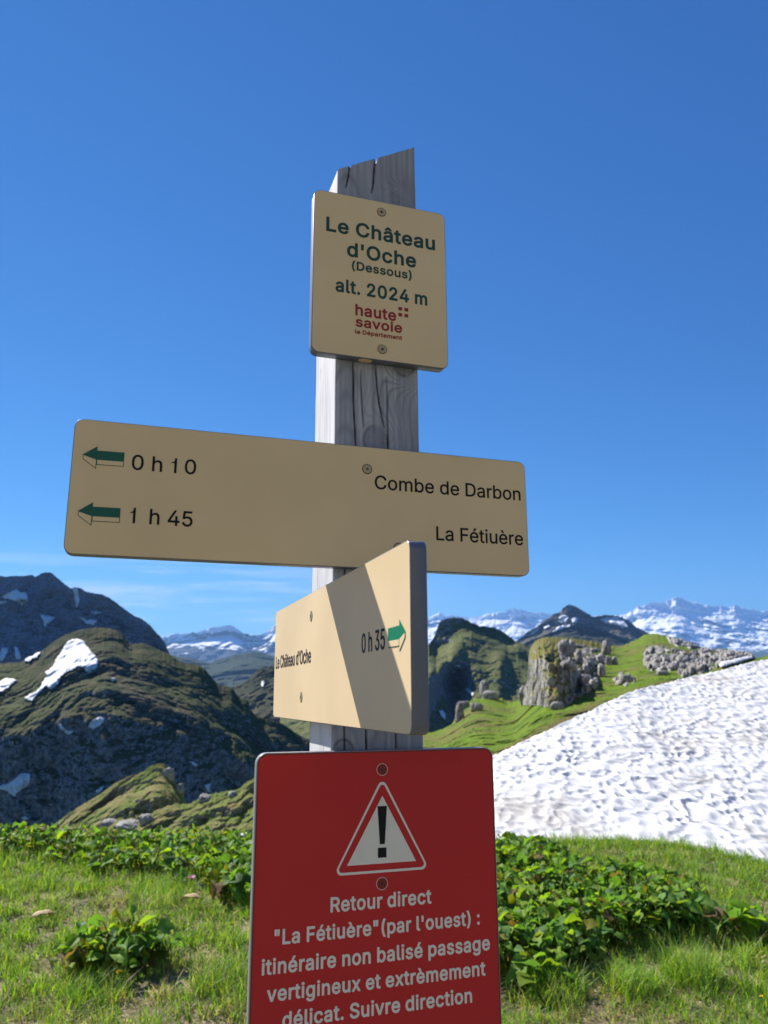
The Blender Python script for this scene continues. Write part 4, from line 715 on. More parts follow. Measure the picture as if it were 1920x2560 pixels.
# dark mountain on the left, convex, with dwarf pine and snow patches
sil_2 = P6([(-700, 760), (-300, 700), (0, 662), (130, 650), (180, 626), (230, 600), (280, 560), (330, 520), (380, 494), (430, 476), (470, 462), (520, 455), (570, 447), (620, 450), (652, 452), (680, 460), (706, 472), (730, 490), (748, 518), (762, 536), (785, 548), (812, 545), (850, 540), (890, 556), (930, 575), (965, 590), (1000, 602), (1035, 625), (1060, 642), (1100, 660), (1150, 662), (1182, 672), (1210, 690), (1240, 724), (1262, 752), (1290, 780), (1312, 792), (1345, 796), (1372, 802), (1398, 838), (1420, 862), (1450, 872), (1472, 884), (1482, 930), (1515, 966), (1560, 985), (1659, 1010), (1800, 1100), (2000, 1180), (2350, 1330), (2750, 1560)])
n = N('dark_mountain'); mid = n.noise(1 / 26, 6, 0.62); fine = n.noise(1 / 5, 5, 0.65); big = n.noise(1 / 110, 4)
g = n.mix(n.mapr(mid, 0.40, 0.60), (0.030, 0.044, 0.020), (0.095, 0.082, 0.050)); g = n.mix(n.mapr(big, .4, .6), g, n.mix(n.mapr(fine, .4, .6), (0.044, 0.068, 0.020), (0.080, 0.078, 0.038)))
r = n.mix(n.mapr(fine, 0.35, 0.68), (0.10, 0.10, 0.105), (0.29, 0.28, 0.275))
s_ = n.math('ADD', n.nz(), n.math('MULTIPLY', n.math('SUBTRACT', mid, 0.5), 0.8))
M_dark_mt = n.done(n.mix(n.mapr(s_, 0.36, 0.52), r, g), 0.95, n.bump(n.math('ADD', mid, fine), 0.7, 4.0), 0.08)
H2 = Hill(sil_2, [(-1000, 2230), (3000, 2230)], [(-400, 1010), (420, 1000), (620, 985), (900, 1010)], [(-400, 800), (200, 752), (330, 745), (450, 770), (700, 865), (1000, 930)], 3.0, ((170, 34, True), (48, 11, True), (15, 5.5, True), (6, 2.2, False)), ((7, 3.0), (2.5, 1.6)), 12.3)
H2.profile = [(0, 0), (0.35, 0.05), (0.68, 0.15), (0.77, 0.32), (0.85, 0.58), (0.92, 0.78), (1, 1)]
H2.build('dark_mountain', -330, 1130, 920, 460, M_dark_mt, bias=0.85)
GD = 'snow patches on the dark mountain'
for out, lab in (([(455, 520), (490, 530), (508, 548), (520, 572), (545, 600), (560, 620), (576, 640), (580, 662), (572, 692), (540, 720), (522, 726), (508, 708), (495, 690), (470, 685), (440, 702), (400, 716), (356, 745), (350, 780), (322, 805), (300, 825), (284, 812), (275, 798), (258, 812), (240, 832), (215, 862), (190, 890), (165, 888), (145, 872), (165, 858), (200, 840), (228, 822), (245, 800), (252, 776), (268, 752), (284, 742), (265, 720), (285, 705), (310, 690), (322, 660), (332, 640), (350, 620), (366, 600), (375, 570), (395, 548), (420, 530)], 'large bright white snow patch under the summit of the dark mountain'),
                 ([(150, 635), (165, 626), (190, 625), (205, 604), (232, 590), (240, 612), (212, 638), (188, 646), (170, 660), (150, 660)], 'small bright snow patch up and left of the large one on the dark mountain'),
                 ([(-20, 785), (18, 764), (40, 756), (80, 760), (102, 770), (70, 792), (50, 812), (20, 830), (-20, 842)], 'bright snow patch at the left picture edge on the dark mountain'),
                 ([(522, 1046), (528, 1022), (556, 1004), (588, 982), (606, 984), (622, 992), (610, 1022), (580, 1044), (552, 1062)], 'bluish snow patch in the dark mountain shade, right of the bent one'),
                 ([(332, 1015), (352, 1028), (372, 1046), (404, 1066), (440, 1064), (426, 1082), (404, 1090), (376, 1072), (350, 1046)], 'bent bluish snow streak in the shade of the dark mountain'),
                 ([(-20, 1392), (30, 1386), (76, 1362), (104, 1340), (126, 1318), (146, 1314), (178, 1330), (180, 1356), (166, 1392), (128, 1414), (100, 1436), (80, 1456), (62, 1444), (38, 1424), (-20, 1404)], 'bluish snow patch low at the left picture edge on the dark mountain'),
                 ([(1212, 1388), (1250, 1380), (1240, 1404), (1246, 1432), (1228, 1424)], 'small snow remnant at the foot of the dark mountain above the grassy mounds'),
                 ([(1122, 1246), (1140, 1250), (1172, 1268), (1160, 1278), (1136, 1268)], 'thin snow remnant on the dark mountain above the pointed mound'),
                 ([(565, 1425), (590, 1404), (618, 1400), (600, 1420), (575, 1436)], 'thin snow remnant on the dark mountain left of the pointed mound'),
                 ([(128, 1582), (150, 1578), (176, 1588), (150, 1598)], 'tiny snow remnant near the foot of the dark mountain'),
                 ([(655, 760), (672, 752), (684, 766), (670, 776), (658, 772)], 'tiny white snow remnant right of the large patch on the dark mountain')):
    sheet('snow_patch', H2, P6(out), M_snow, lab, GD, lift=0.003, thick=0.0012, step=2.2, wob=2.6)

# grassy mounds beyond the meadow on the left
def m_mound(name, sz):
    n = N(name); a = n.noise(1.2 / sz, 6, 0.65); b = n.noise(5 / sz, 5, 0.7); c = n.noise(20 / sz, 3)
    g = n.mix(n.mapr(a, 0.38, 0.62), (0.120, 0.165, 0.036), (0.210, 0.180, 0.075)); g = n.mix(n.mapr(b, 0.52, 0.66), g, (0.060, 0.095, 0.020)); g = n.mix(n.mapr(n.noise(2.3 / sz, 4), .56, .70), g, (0.17, 0.115, 0.055))
    r = n.mix(n.mapr(c, .3, .7), (0.16, 0.155, 0.145), (0.36, 0.345, 0.32))
    s = n.math('ADD', n.nz(), n.math('MULTIPLY', n.math('SUBTRACT', b, 0.5), 0.9))
    return n.done(n.mix(n.mapr(s, 0.34, 0.48), r, g), 0.95, n.bump(n.math('ADD', b, c), 0.8, sz * 0.05), 0.1)
M_mound = m_mound('rough_grass_mound', 2.6)
sil_n1 = P6([(-100, 2000), (100, 1780), (150, 1730), (250, 1662), (340, 1600), (420, 1540), (500, 1490), (550, 1460), (600, 1432), (640, 1400), (680, 1372), (720, 1352), (760, 1332), (810, 1316), (850, 1300), (880, 1276), (910, 1262), (950, 1250), (975, 1258), (990, 1272), (1005, 1300), (1022, 1332), (1040, 1366), (1062, 1402), (1078, 1436), (1092, 1470), (1130, 1540), (1300, 1640), (1500, 1700)])
HN1 = Hill(sil_n1, [(0, 2180), (3000, 2180)], 58, [(0, 49), (300, 48), (700, 51)], 1.6, ((9, 2.2, True), (2.6, 1.1, False), (0.9, 0.55, False), (0.35, 0.22, False)), ((9, 4.0), (3, 2.5)), 21.2)
HN1.build('grassy_mound', -10, 640, 420, 200, M_mound, drop=1.2)
sil_n2 = P6([(500, 1900), (640, 1760), (720, 1680), (790, 1628), (830, 1600), (850, 1576), (872, 1560), (910, 1540), (950, 1520), (1000, 1504), (1050, 1492), (1092, 1494), (1130, 1490), (1165, 1470), (1200, 1450), (1250, 1438), (1300, 1426), (1350, 1416), (1400, 1410), (1430, 1392), (1450, 1372), (1500, 1342), (1560, 1312), (1659, 1292), (1800, 1330), (2100, 1500), (2400, 1760), (2500, 1820)])
HN2 = Hill(sil_n2, [(0, 2200), (3000, 2200)], 36, 30.5, 1.5, ((6, 1.2, True), (1.7, 0.8, False), (0.6, 0.40, False), (0.25, 0.16, False)), ((8, 5.0), (3, 3.0)), 30.7)
HN2.build('grassy_mound', 215, 1040, 480, 180, M_mound, drop=1.2)

# rocks: karst limestone lumps
n = N('limestone'); a = n.noise(3.0, 5, 0.7); b = n.noise(14, 4, 0.6)
mp = n.t.nodes.new('ShaderNodeMapping'); mp.inputs['Scale'].default_value = (9, 9, 1.2); n.t.links.new(n.coord(), mp.inputs['Vector']); gr = n.noise(1.0, 4, 0.6, mp.outputs[0])
col = n.mix(n.mapr(a, 0.35, 0.65), (0.20, 0.19, 0.18), (0.42, 0.405, 0.385)); col = n.mix(n.mapr(gr, 0.52, 0.68), col, (0.12, 0.115, 0.11)); col = n.mix(n.mapr(b, 0.66, 0.80), col, (0.22, 0.19, 0.13))
M_rock = n.done(col, 0.9, n.bump(n.math('ADD', gr, b), 0.8, 0.06), 0.15)
def m_turfrock():
    n = N('limestone_with_turf'); a = n.noise(1.6, 5, 0.7); b = n.noise(6, 5, 0.65)
    mp = n.t.nodes.new('ShaderNodeMapping'); mp.inputs['Scale'].default_value = (5, 5, 0.9); n.t.links.new(n.coord(), mp.inputs['Vector']); gr = n.noise(1.0, 5, 0.65, mp.outputs[0])
    r = n.mix(n.mapr(a, 0.35, 0.65), (0.17, 0.165, 0.16), (0.40, 0.385, 0.365)); r = n.mix(n.mapr(gr, 0.52, 0.66), r, (0.085, 0.082, 0.078))
    g = n.mix(n.mapr(b, 0.4, 0.6), (0.095, 0.140, 0.026), (0.21, 0.150, 0.060))
    s = n.math('ADD', n.nz(), n.math('MULTIPLY', n.math('SUBTRACT', a, 0.5), 0.9))
    return n.done(n.mix(n.mapr(s, 0.26, 0.44), r, g), 0.95, n.bump(n.math('ADD', gr, b), 0.8, 0.10), 0.1)
M_turfrock = m_turfrock()
_ico = {}
def ico(sub):
    if sub not in _ico:
        bm = bmesh.new(); bmesh.ops.create_icosphere(bm, subdivisions=sub, radius=1.0)
        bm.verts.ensure_lookup_table(); _ico[sub] = (np.array([v.co[:] for v in bm.verts]), np.array([[v.index for v in f.verts] for f in bm.faces])); bm.free()
    return _ico[sub]
def lump(center, size, seed, sub=4, rough=0.32, groove=0.12, blocky=0.5):
    """one rock body: blocky, noisy, with upright solution grooves"""
    V, Fc = ico(sub); U = V.copy()
    U = np.sign(U) * np.abs(U) ** (1 - 0.45 * blocky)
    U = U / (np.max(np.abs(U), axis=1)[:, None] * blocky * 0.35 + (1 - blocky * 0.35))
    d = 1 + rough * fbm(V * 1.2 + seed * 3.7, 3) + rough * 0.55 * fbm(V * 3.1 + seed, 4, True, 0.6) + rough * 0.22 * fbm(V * 9 + seed, 3, True, 0.6)
    ang = np.arctan2(V[:, 1], V[:, 0]); k = fbm(np.stack([np.cos(ang) * 3 + seed, np.sin(ang) * 3, V[:, 2] * 0.6], -1), 3, True)
    d = d - groove * np.clip(-k, 0, 1) * (1 - np.abs(V[:, 2])) * 1.6
    return np.array(center) + U * d[:, None] * np.array(size), Fc
def rocks(name, lumps, mat, label, cat, group=None):
    """one body: a single mesh; several: an outcrop with a part for each block"""
    if len(lumps) == 1:
        c, s_, seed, sub, kw = lumps[0]; V, f = lump(c, s_, seed, sub, **kw); return tag(mesh_np(name, V, f, mat), label, cat, group)
    base = np.mean([l[0] for l in lumps], 0); base[2] = min(l[0][2] - l[1][2] for l in lumps)
    t = empty(name, loc=base)
    for c, s_, seed, sub, kw in lumps:
        V, f = lump(c, s_, seed, sub, **kw); mesh_np('rock_block', V - base, f, mat, t)
    return tag(t, label, cat, group)

# rocky green ridge behind the snow on the right
sil_r = P7([(-1000, 1120), (-700, 1010), (-300, 860), (-100, 780), (0, 735), (50, 722), (110, 708), (170, 680), (190, 640), (215, 590), (260, 566), (300, 556), (340, 548), (390, 552), (420, 565), (470, 575), (500, 560), (530, 470), (560, 330), (600, 300), (700, 285), (780, 290), (830, 288), (870, 300), (915, 308), (960, 312), (1000, 298), (1040, 280), (1080, 256), (1110, 252), (1150, 256), (1200, 266), (1240, 274), (1262, 284), (1300, 300), (1340, 312), (1370, 322), (1400, 326), (1440, 322), (1480, 330), (1520, 338), (1580, 346), (1600, 372), (1640, 360), (1659, 352), (1720, 350), (2000, 340)])
foot_r = P7([(-1000, 1200), (-700, 1080), (-300, 960), (0, 860), (200, 860), (370, 860), (560, 770), (800, 660), (1040, 552), (1180, 520), (1420, 462), (1659, 425), (2000, 400)])
Dr_s = [(900, 30), (1060, 33), (1140, 36), (1240, 40), (1330, 44), (1400, 48), (1500, 54), (1600, 58), (1750, 52), (1900, 46), (2200, 44)]
Dr_n = [(900, 15), (1240, 15), (1400, 17), (1600, 20), (1900, 23), (2200, 24)]
n = N('alpine_turf'); a = n.noise(0.35, 5, 0.6); b = n.noise(1.6, 5, 0.65); c = n.noise(9, 4, 0.7)
g = n.mix(n.mapr(b, 0.36, 0.64), (0.105, 0.195, 0.014), (0.165, 0.235, 0.022)); g = n.mix(n.mapr(a, 0.50, 0.62), g, (0.175, 0.150, 0.055)); g = n.mix(n.mapr(n.noise(0.9, 4, 0.6), 0.54, 0.66), g, (0.060, 0.110, 0.016)); g = n.mix(n.mapr(c, 0.52, 0.66), g, (0.060, 0.095, 0.018))
g = n.mix(n.mapr(n.noise(2.1, 3, 0.7), 0.66, 0.74), g, (0.33, 0.30, 0.03))
at2 = n.t.nodes.new('ShaderNodeAttribute'); at2.attribute_name = 'Col'; sp2 = n.t.nodes.new('ShaderNodeSeparateColor'); n.t.links.new(at2.outputs['Color'], sp2.inputs[0])
g = n.mix(n.mapr(n.math('ADD', sp2.outputs[0], n.math('MULTIPLY', n.math('SUBTRACT', b, 0.5), 1.9)), 0.45, 1.05), g, n.mix(n.mapr(c, .4, .6), (0.105, 0.075, 0.038), (0.18, 0.140, 0.060)))
r = n.mix(n.mapr(c, .3, .7), (0.18, 0.17, 0.16), (0.38, 0.365, 0.345))
s_ = n.math('ADD', n.nz(), n.math('MULTIPLY', n.math('SUBTRACT', b, 0.5), 0.6))
M_turf = n.done(n.mix(n.mapr(s_, 0.30, 0.42), r, g), 0.95, n.bump(n.math('ADD', b, c), 0.9, 0.15), 0.1)
HR = Hill(sil_r, foot_r, Dr_s, Dr_n, 0.9, ((7, 1.6, False), (1.6, 0.7, False), (0.5, 0.28, False)), ((9, 4.0), (3, 2.0)), 40.3)
ro = HR.build('rocky_ridge', 690, 2080, 760, 200, M_turf, drop=0.7)
# bare earth just released by the snow along the lower edge
nv = len(ro.data.vertices); T_ = np.zeros(nv); tt = np.linspace(0, 1, 200); T_[:760 * 200] = np.repeat(np.clip(1 - np.maximum(0, tt - 0.10) / 0.20, 0, 1), 760)
ca = ro.data.color_attributes.new('Col', 'FLOAT_COLOR', 'POINT'); c4 = np.ones((nv, 4), np.float32); c4[:, :3] = T_[:, None]; ca.data.foreach_set('color', c4.ravel())
def rk(px, py, wpx, hpx, depth=1.0, seed=0, sub=4, hill=HR, dD=0.0, **kw):
    """a rock body whose middle sits on the slope at an enlargement reading, sized by the reading"""
    X, Y = P7([(px, py)])[0]; P = hill.point_px(np.array(X), np.array(min(Y + hpx / 1.885 * 0.35, 2000))); D = float(P[1]) + dD
    c = at(X, Y, D); s = D / F / 1.885 / 2
    return (c, (wpx * s, max(wpx, hpx * 0.7) * s * depth, hpx * s), seed, sub, kw)
kw1 = dict(rough=0.42, groove=0.20, blocky=0.55); kw2 = dict(rough=0.46, groove=0.25, blocky=0.30)
def scatter(poly, n, size, seed, flatness=0.7, lean=1.0):
    """many broken blocks inside an outline, larger ones first"""
    R = random.Random(seed); P = np.array(poly, float); lo, hi = P.min(0), P.max(0); out = []
    while len(out) < n:
        x, y = R.uniform(lo[0], hi[0]), R.uniform(lo[1], hi[1]); c = 0
        for (x0, y0), (x1, y1) in zip(P, np.roll(P, -1, 0)):
            if (y0 > y) != (y1 > y) and x < (x1 - x0) * (y - y0) / (y1 - y0 + 1e-12) + x0: c ^= 1
        if c:
            w_ = size * R.uniform(0.5, 1.35); out.append(rk(x, y, w_, w_ * flatness * R.uniform(0.6, 1.4), 0.9, seed * 10 + len(out), 4, dD=-0.1, **kw2))
    return out
class Crag(Hill):
    """a limestone face below a turf shelf; the face dies out to the right, the shelf runs back to the crest"""
    notch = 8
    def depth(s, x, y, t):
        P = np.stack([x / 26, y / 26, x * 0], -1)
        tc = np.interp(x, [1300, 1345, 1385, 1420, 1460, 1530], [0.93, 0.80, 0.62, 0.45, 0.28, 0.05]) + 0.10 * fbm(P * 1.6 + 4, 3)
        q = (t / np.maximum(tc, 0.03) + 0.22 * fbm(P, 3)) * 2.6; st = np.floor(q) + np.clip((q - np.floor(q)) * 2.2 - 1.2, 0, 1)
        face = np.clip(0.3 * np.minimum(t / np.maximum(tc, 0.03), 1) + 0.7 * st / 2.6, -0.1, 1.0)
        return s.Dn(x) + 1.3 * face + np.maximum(0, s.Ds(x) - s.Dn(x) - 1.3) * np.clip((t - tc) / (1.001 - tc), 0, 1) ** 1.15
sil_c = P7([(505, 575), (515, 540), (526, 480), (530, 400), (533, 340), (545, 312), (560, 288), (580, 277), (610, 268), (660, 270), (700, 272), (760, 278), (830, 290), (880, 303), (930, 316), (980, 330)])
foot_c = P7([(500, 590), (530, 590), (580, 592), (620, 600), (680, 594), (730, 562), (780, 505), (830, 440), (880, 385), (930, 345), (980, 345)])
cxs = np.linspace(1040 + 500 / 1.885, 1040 + 950 / 1.885, 30); cf = HR.point_px(cxs, interp(foot_c, cxs))[:, 1]; ct = HR.point_px(cxs, np.maximum(interp(sil_c, cxs), HR.ys_(cxs)) + 1)[:, 1]
cb = np.clip((cxs - 1385) / 40, 0, 1)
HC = Crag(sil_c, foot_c, list(zip(cxs, np.maximum(ct - 0.4, cf + 0.6))), list(zip(cxs, cf - 0.5)), 1.0, ((2.6, 0.5, False), (1.0, 0.40, True), (0.4, 0.18, True), (0.15, 0.08, False)), ((5, 3.0), (2, 2.0)), 51.0)
cr_ = HC.build('rock_outcrop', 1040 + 503 / 1.885, 1040 + 930 / 1.885, 330, 230, M_turfrock, back=0.6, drop=0.5)
del cr_['kind']; tag(cr_, 'tall grey limestone crag with turf ledges, at the left end of the green ridge', 'rock')
for i, (a_, lab) in enumerate(((rk(700, 325, 46, 70, .9, 63, 5, hill=HC, **kw2), 'grey block near the top edge of the limestone crag'), (rk(735, 322, 24, 60, .9, 64, 4, hill=HC, **kw2), 'slim upright rock beside the block at the top of the crag'),
        (rk(715, 410, 60, 46, .9, 66, 5, hill=HC, **kw2), 'jutting grey block on the right half of the limestone crag'), (rk(515, 548, 48, 72, .9, 67, 5, dD=-0.1, **kw2), 'leaning rock slab at the left foot of the limestone crag'))):
    rocks('boulder', [a_], M_rock, lab, 'boulder', 'boulders on the crag')
def cells(P, cell):
    """nearest and second nearest jittered point, and a random value for the nearest one's cell"""
    Q = P / cell; I = np.floor(Q).astype(int); d1 = np.full(len(P), 9.0); d2 = d1.copy(); val = np.zeros(len(P))
    for dx in (-1, 0, 1):
        for dy in (-1, 0, 1):
            J = I + (dx, dy); h = _perm[(_perm[J[:, 0] & 255] + J[:, 1]) & 255]; h2 = _perm[(h + 91) & 255]; h3 = _perm[(h + 17) & 255]
            d = np.hypot(*(Q - (J + np.stack([h / 255.0, h2 / 255.0], -1) * 0.9 + 0.05)).T)
            near = d < d1; d2 = np.where(near, d1, np.minimum(d2, d)); val = np.where(near, h3 / 255.0, val); d1 = np.where(near, d, d1)
    return d1, d2, val
def outcrop(poly, cell, amp, seed, mat, label, hill=HR, squash=2.1, step=0.75, cover=0.0):
    """bedrock showing through the turf: cracked blocks of different height over a slope, sinking under it at the rim; cell in photo pixels, amp in metres"""
    p = np.array(P7(poly)); lo, hi = p.min(0) - 4, p.max(0) + 4
    gx = np.arange(lo[0], hi[0], step); gy = np.arange(lo[1], hi[1], step * 0.8); X, Y = np.meshgrid(gx, gy); x, y = X.ravel(), Y.ravel()
    wx = x + 5 * noise3(np.stack([x / 14, y / 14, x * 0 + seed], -1)); wy = y + 4 * noise3(np.stack([x / 14, y / 14, x * 0 + seed + 9], -1))
    inside = np.zeros(len(x), int); dist = np.full(len(x), 99.0)
    for (x0, y0), (x1, y1) in zip(p, np.roll(p, -1, 0)):
        inside ^= ((y0 > wy) != (y1 > wy)) & (wx < (x1 - x0) * (wy - y0) / (y1 - y0 + 1e-12) + x0)
        L2 = (x1 - x0) ** 2 + (y1 - y0) ** 2; t = np.clip(((wx - x0) * (x1 - x0) + (wy - y0) * (y1 - y0)) / L2, 0, 1); dist = np.minimum(dist, np.hypot(wx - x0 - t * (x1 - x0), wy - y0 - t * (y1 - y0)))
    sd_ = np.where(inside == 1, dist, -dist)
    d1, d2, v = cells(np.stack([wx + seed * 37.0, wy * squash], -1), cell); e1, e2, v2 = cells(np.stack([wx + seed * 11.0, wy * squash], -1), cell * 0.42)
    bank = fbm(np.stack([x / (cell * 2.2), y / (cell * 1.6), x * 0 + seed], -1), 3)
    h = amp * (0.10 + 0.75 * v + 0.22 * v2 + 0.25 * (0.6 - d1)) - amp * 0.75 * np.exp(-((d2 - d1) / 0.09) ** 2) - amp * 0.25 * np.exp(-((e2 - e1) / 0.12) ** 2) + amp * (0.5 * bank - cover)
    h = np.minimum(h, sd_ * amp * 0.22) + amp * 0.06 * fbm(np.stack([x / 2.5, y / 2.5, x * 0], -1), 3)
    S = hill.point_px(x, y); d = CAM - S; d /= np.linalg.norm(d, axis=1)[:, None]
    V = S + d * (h * 0.9)[:, None] + np.array([0, 0, 1.0]) * (h * 0.40)[:, None]
    F_ = grid_faces(len(gx), len(gy)); F_ = F_[(h[F_].max(1) > -0.04 * amp)]; used = np.unique(F_); m = np.full(len(V), -1); m[used] = np.arange(len(used))
    return tag(mesh_np('rock_outcrop', V[used], m[F_], mat, smooth=False), label, 'rock')
outcrop([(1068, 400), (1075, 345), (1090, 318), (1150, 310), (1200, 325), (1280, 345), (1290, 385), (1240, 420), (1170, 432), (1100, 425)], 27, 0.50, 1.3, M_rock, 'broad pale grey limestone outcrop in the middle of the green ridge')
outcrop([(1225, 440), (1240, 405), (1290, 350), (1340, 318), (1400, 328), (1480, 332), (1585, 340), (1592, 366), (1520, 380), (1440, 405), (1340, 438), (1260, 462)], 23, 0.46, 2.6, M_rock, 'long broken limestone pavement running right along the top of the snow edge')
outcrop([(1180, 268), (1240, 276), (1330, 308), (1345, 325), (1270, 322), (1190, 296)], 20, 0.40, 3.9, M_rock, 'dark crest rocks above the broad pale outcrop on the green ridge', cover=0.15)
outcrop([(610, 600), (690, 588), (740, 556), (790, 500), (845, 445), (870, 470), (850, 515), (770, 548), (690, 606)], 20, 0.55, 5.1, M_rock, 'pale broken rocks spilling from the foot of the crag down the grass', cover=0.20)
outcrop([(690, 470), (670, 330), (700, 310), (760, 305), (850, 325), (890, 345), (860, 390), (800, 440), (740, 500)], 18, 0.55, 6.4, M_rock, 'broken rocks in the turf between the crag and the slender pinnacle', hill=HC, cover=0.45)
outcrop([(925, 470), (960, 440), (1020, 440), (1040, 480), (990, 500), (940, 492)], 16, 0.34, 7.7, M_rock, 'low dark stones showing in the grass above the snow edge', cover=0.35)
rocks('rock_outcrop', [rk(322, 522, 36, 76, .9, 41, 5, **kw2), rk(205, 632, 30, 84, .9, 43, 5, **kw2), rk(352, 548, 56, 44, .9, 42, 5, **kw2), rk(285, 602, 50, 38, .9, 44, 5, **kw2), rk(232, 592, 38, 34, .9, 46, 5, **kw2)], M_rock, 'low dark rock group on the left end of the grass slope beside the board edge', 'rock')
GB = 'boulders on the green ridge'
for i, (a_, lab) in enumerate(((rk(897, 328, 32, 66, .9, 51, 4, **kw2), 'slender upright rock pinnacle, tallest on the green ridge crest'),
        (rk(768, 372, 26, 74, .9, 52, 4, dD=-2.4, **kw2), 'narrow upright rock just right of the limestone crag'),
        (rk(875, 378, 34, 46, .9, 53, 4, **kw2), 'rounded boulder just below and left of the slender pinnacle'),
        (rk(908, 386, 26, 40, .9, 54, 4, **kw2), 'small boulder directly below the slender pinnacle'),
        (rk(875, 432, 26, 62, .9, 55, 4, **kw2), 'upright grey boulder in the middle of the grass slope'),
        (rk(832, 388, 38, 36, .9, 56, 4, **kw2), 'squat boulder between the crag and the slender pinnacle'),
        (rk(802, 474, 54, 44, .9, 57, 4, dD=-1.2, **kw2), 'pale block fallen at the right foot of the limestone crag'),
        (rk(836, 494, 28, 42, .9, 58, 4, dD=-1.0, **kw2), 'small pale block beside the fallen one at the crag foot'),
        (rk(665, 596, 52, 36, .9, 59, 4, **kw2), 'low rock on the turf below the limestone crag'),
        (rk(990, 470, 50, 40, .9, 60, 4, **kw2), 'dark mossy boulder on the grass slope above the snow'),
        (rk(1160, 440, 42, 22, .9, 61, 3, **kw2), 'small flat rock below the broad pale outcrop'),
        (rk(935, 385, 24, 40, .9, 62, 3, **kw2), 'thin rock right of the boulder below the slender pinnacle'))):
    rocks('boulder', [a_], M_rock, lab, 'boulder', GB)
def rk6(px, py, w_, h_, seed, hill, sub=4):
    X, Y = P6([(px, py)])[0]; P = hill.point_px(np.array(X), np.array(Y)); D = float(P[1]); s = D / F / 2.37 / 2
    return (at(X, Y, D), (w_ * s, w_ * s, h_ * s), seed, sub, kw2)
for i, (a_, lab) in enumerate(((rk6(870, 1595, 70, 60, 71, HN2), 'pale boulder at the left end of the front grassy mound'), (rk6(770, 1625, 120, 50, 72, HN2), 'flat grey slab in the hollow left of the front grassy mound'),
        (rk6(1215, 1462, 60, 40, 73, HN2), 'pale rock on the crest of the front grassy mound'), (rk6(1380, 1440, 44, 34, 74, HN2), 'small pale rock near the right end of the front mound crest'),
        (rk6(1000, 1320, 60, 60, 75, HN1), 'grey rock face at the tip of the pointed grassy mound'), (rk6(650, 1610, 80, 40, 76, HN1), 'low grey rock at the foot of the pointed mound'), (rk6(1060, 1420, 50, 70, 77, HN1), 'grey rock on the steep right side of the pointed mound'))):
    rocks('boulder', [a_], M_rock, lab, 'boulder', 'boulders on the grassy mounds')

# the snow field on the right: a convex bank of old snow with melt cups
sil_s = P7([(-1100, 1335), (-800, 1240), (-560, 1130), (-300, 1080), (0, 990), (200, 912), (370, 822), (450, 780), (560, 731), (680, 672), (800, 619), (900, 572), (1040, 511), (1180, 480), (1240, 463), (1300, 450), (1420, 421), (1530, 395), (1659, 372), (1900, 335), (2400, 290)])
Ds_s = [(700, 11), (1040, 11.5), (1240, 12.2), (1400, 13.6), (1600, 16.2), (1920, 20.5), (2300, 24)]
HS = Hill(sil_s, [(0, 2190), (1200, 2190), (1900, 2230), (2600, 2300)], Ds_s, 7.6, 0.85)
def worley(P, cell):
    """distance to the nearest of jittered points, in cells"""
    Q = P / cell; I = np.floor(Q).astype(int); best = np.full(len(P), 9.0)
    for dx in (-1, 0, 1):
        for dy in (-1, 0, 1):
            J = I + (dx, dy); h = _perm[(_perm[J[:, 0] & 255] + J[:, 1]) & 255]; h2 = _perm[(h + 91) & 255]
            c = J + np.stack([h / 255.0, h2 / 255.0], -1) * 0.9 + 0.05
            best = np.minimum(best, np.hypot(Q[:, 0] - c[:, 0], Q[:, 1] - c[:, 1]))
    return best
def sms(v, a, b): t = np.clip((v - a) / (b - a), 0, 1); return t * t * (3 - 2 * t)
def snowfield():
    nx, ny = 940, 560
    x = np.linspace(470, 2280, nx); t = np.linspace(0, 1, ny); X, T = np.meshgrid(x, t)
    P = HS.point(X, T).reshape(-1, 3)
    top = P[-nx:]; rows = [P]; d = top - CAM; d[:, 2] = 0; d /= np.linalg.norm(d, axis=1)[:, None]
    for k in range(1, 40):
        q = k / 40 * 4.0; B = top + d * q; B[:, 2] += -0.16 * q - 0.14 * q ** 2; rows.append(B)
    P = np.vstack(rows)
    # the crest is rounded, so lower everything a little as it bends over
    wp = P[:, :2] + 0.12 * np.stack([noise3(P * 2.3), noise3(P * 2.3 + 40)], -1)
    ax = np.array([[0.88, 0.47], [-0.47, 0.88]]); q = wp @ ax.T * np.array([1.0, 0.80])
    w1 = worley(q, 0.17); w2 = worley(q + 31.7, 0.10)
    cup = 0.042 * sms(w1, 0.08, 0.66) + 0.012 * sms(w2, 0.1, 0.7)
    amp = 0.8 + 0.5 * fbm(P / 2.2, 3)
    P[:, 2] += cup * amp + 0.035 * fbm(P / 1.9, 3) - 0.045
    o = mesh_np('snow_field', P, grid_faces(nx, ny + 39), M_snow)
    tag(o, kind='structure')
snowfield()
# small strip of snow behind the rocks at the upper edge, and the bit left of the warning board
sheet('snow_patch', HR, P7([(1428, 408), (1440, 392), (1490, 384), (1540, 372), (1588, 366), (1590, 376), (1540, 392), (1480, 408), (1440, 420)]), M_snow, 'thin white snow strip between the limestone pavement and the snow field', 'snow patches on the ridge', lift=0.004, thick=0.004, step=2.5)
sheet('snow_patch', HN2, P6([(1385, 1706), (1410, 1696), (1450, 1692), (1490, 1684), (1540, 1682), (1620, 1690), (1620, 1740), (1500, 1745), (1400, 1735)]), M_snow, 'small white snow remnant behind the leaves just left of the red board', 'snow patches on the mounds', lift=0.01, thick=0.006, step=3)

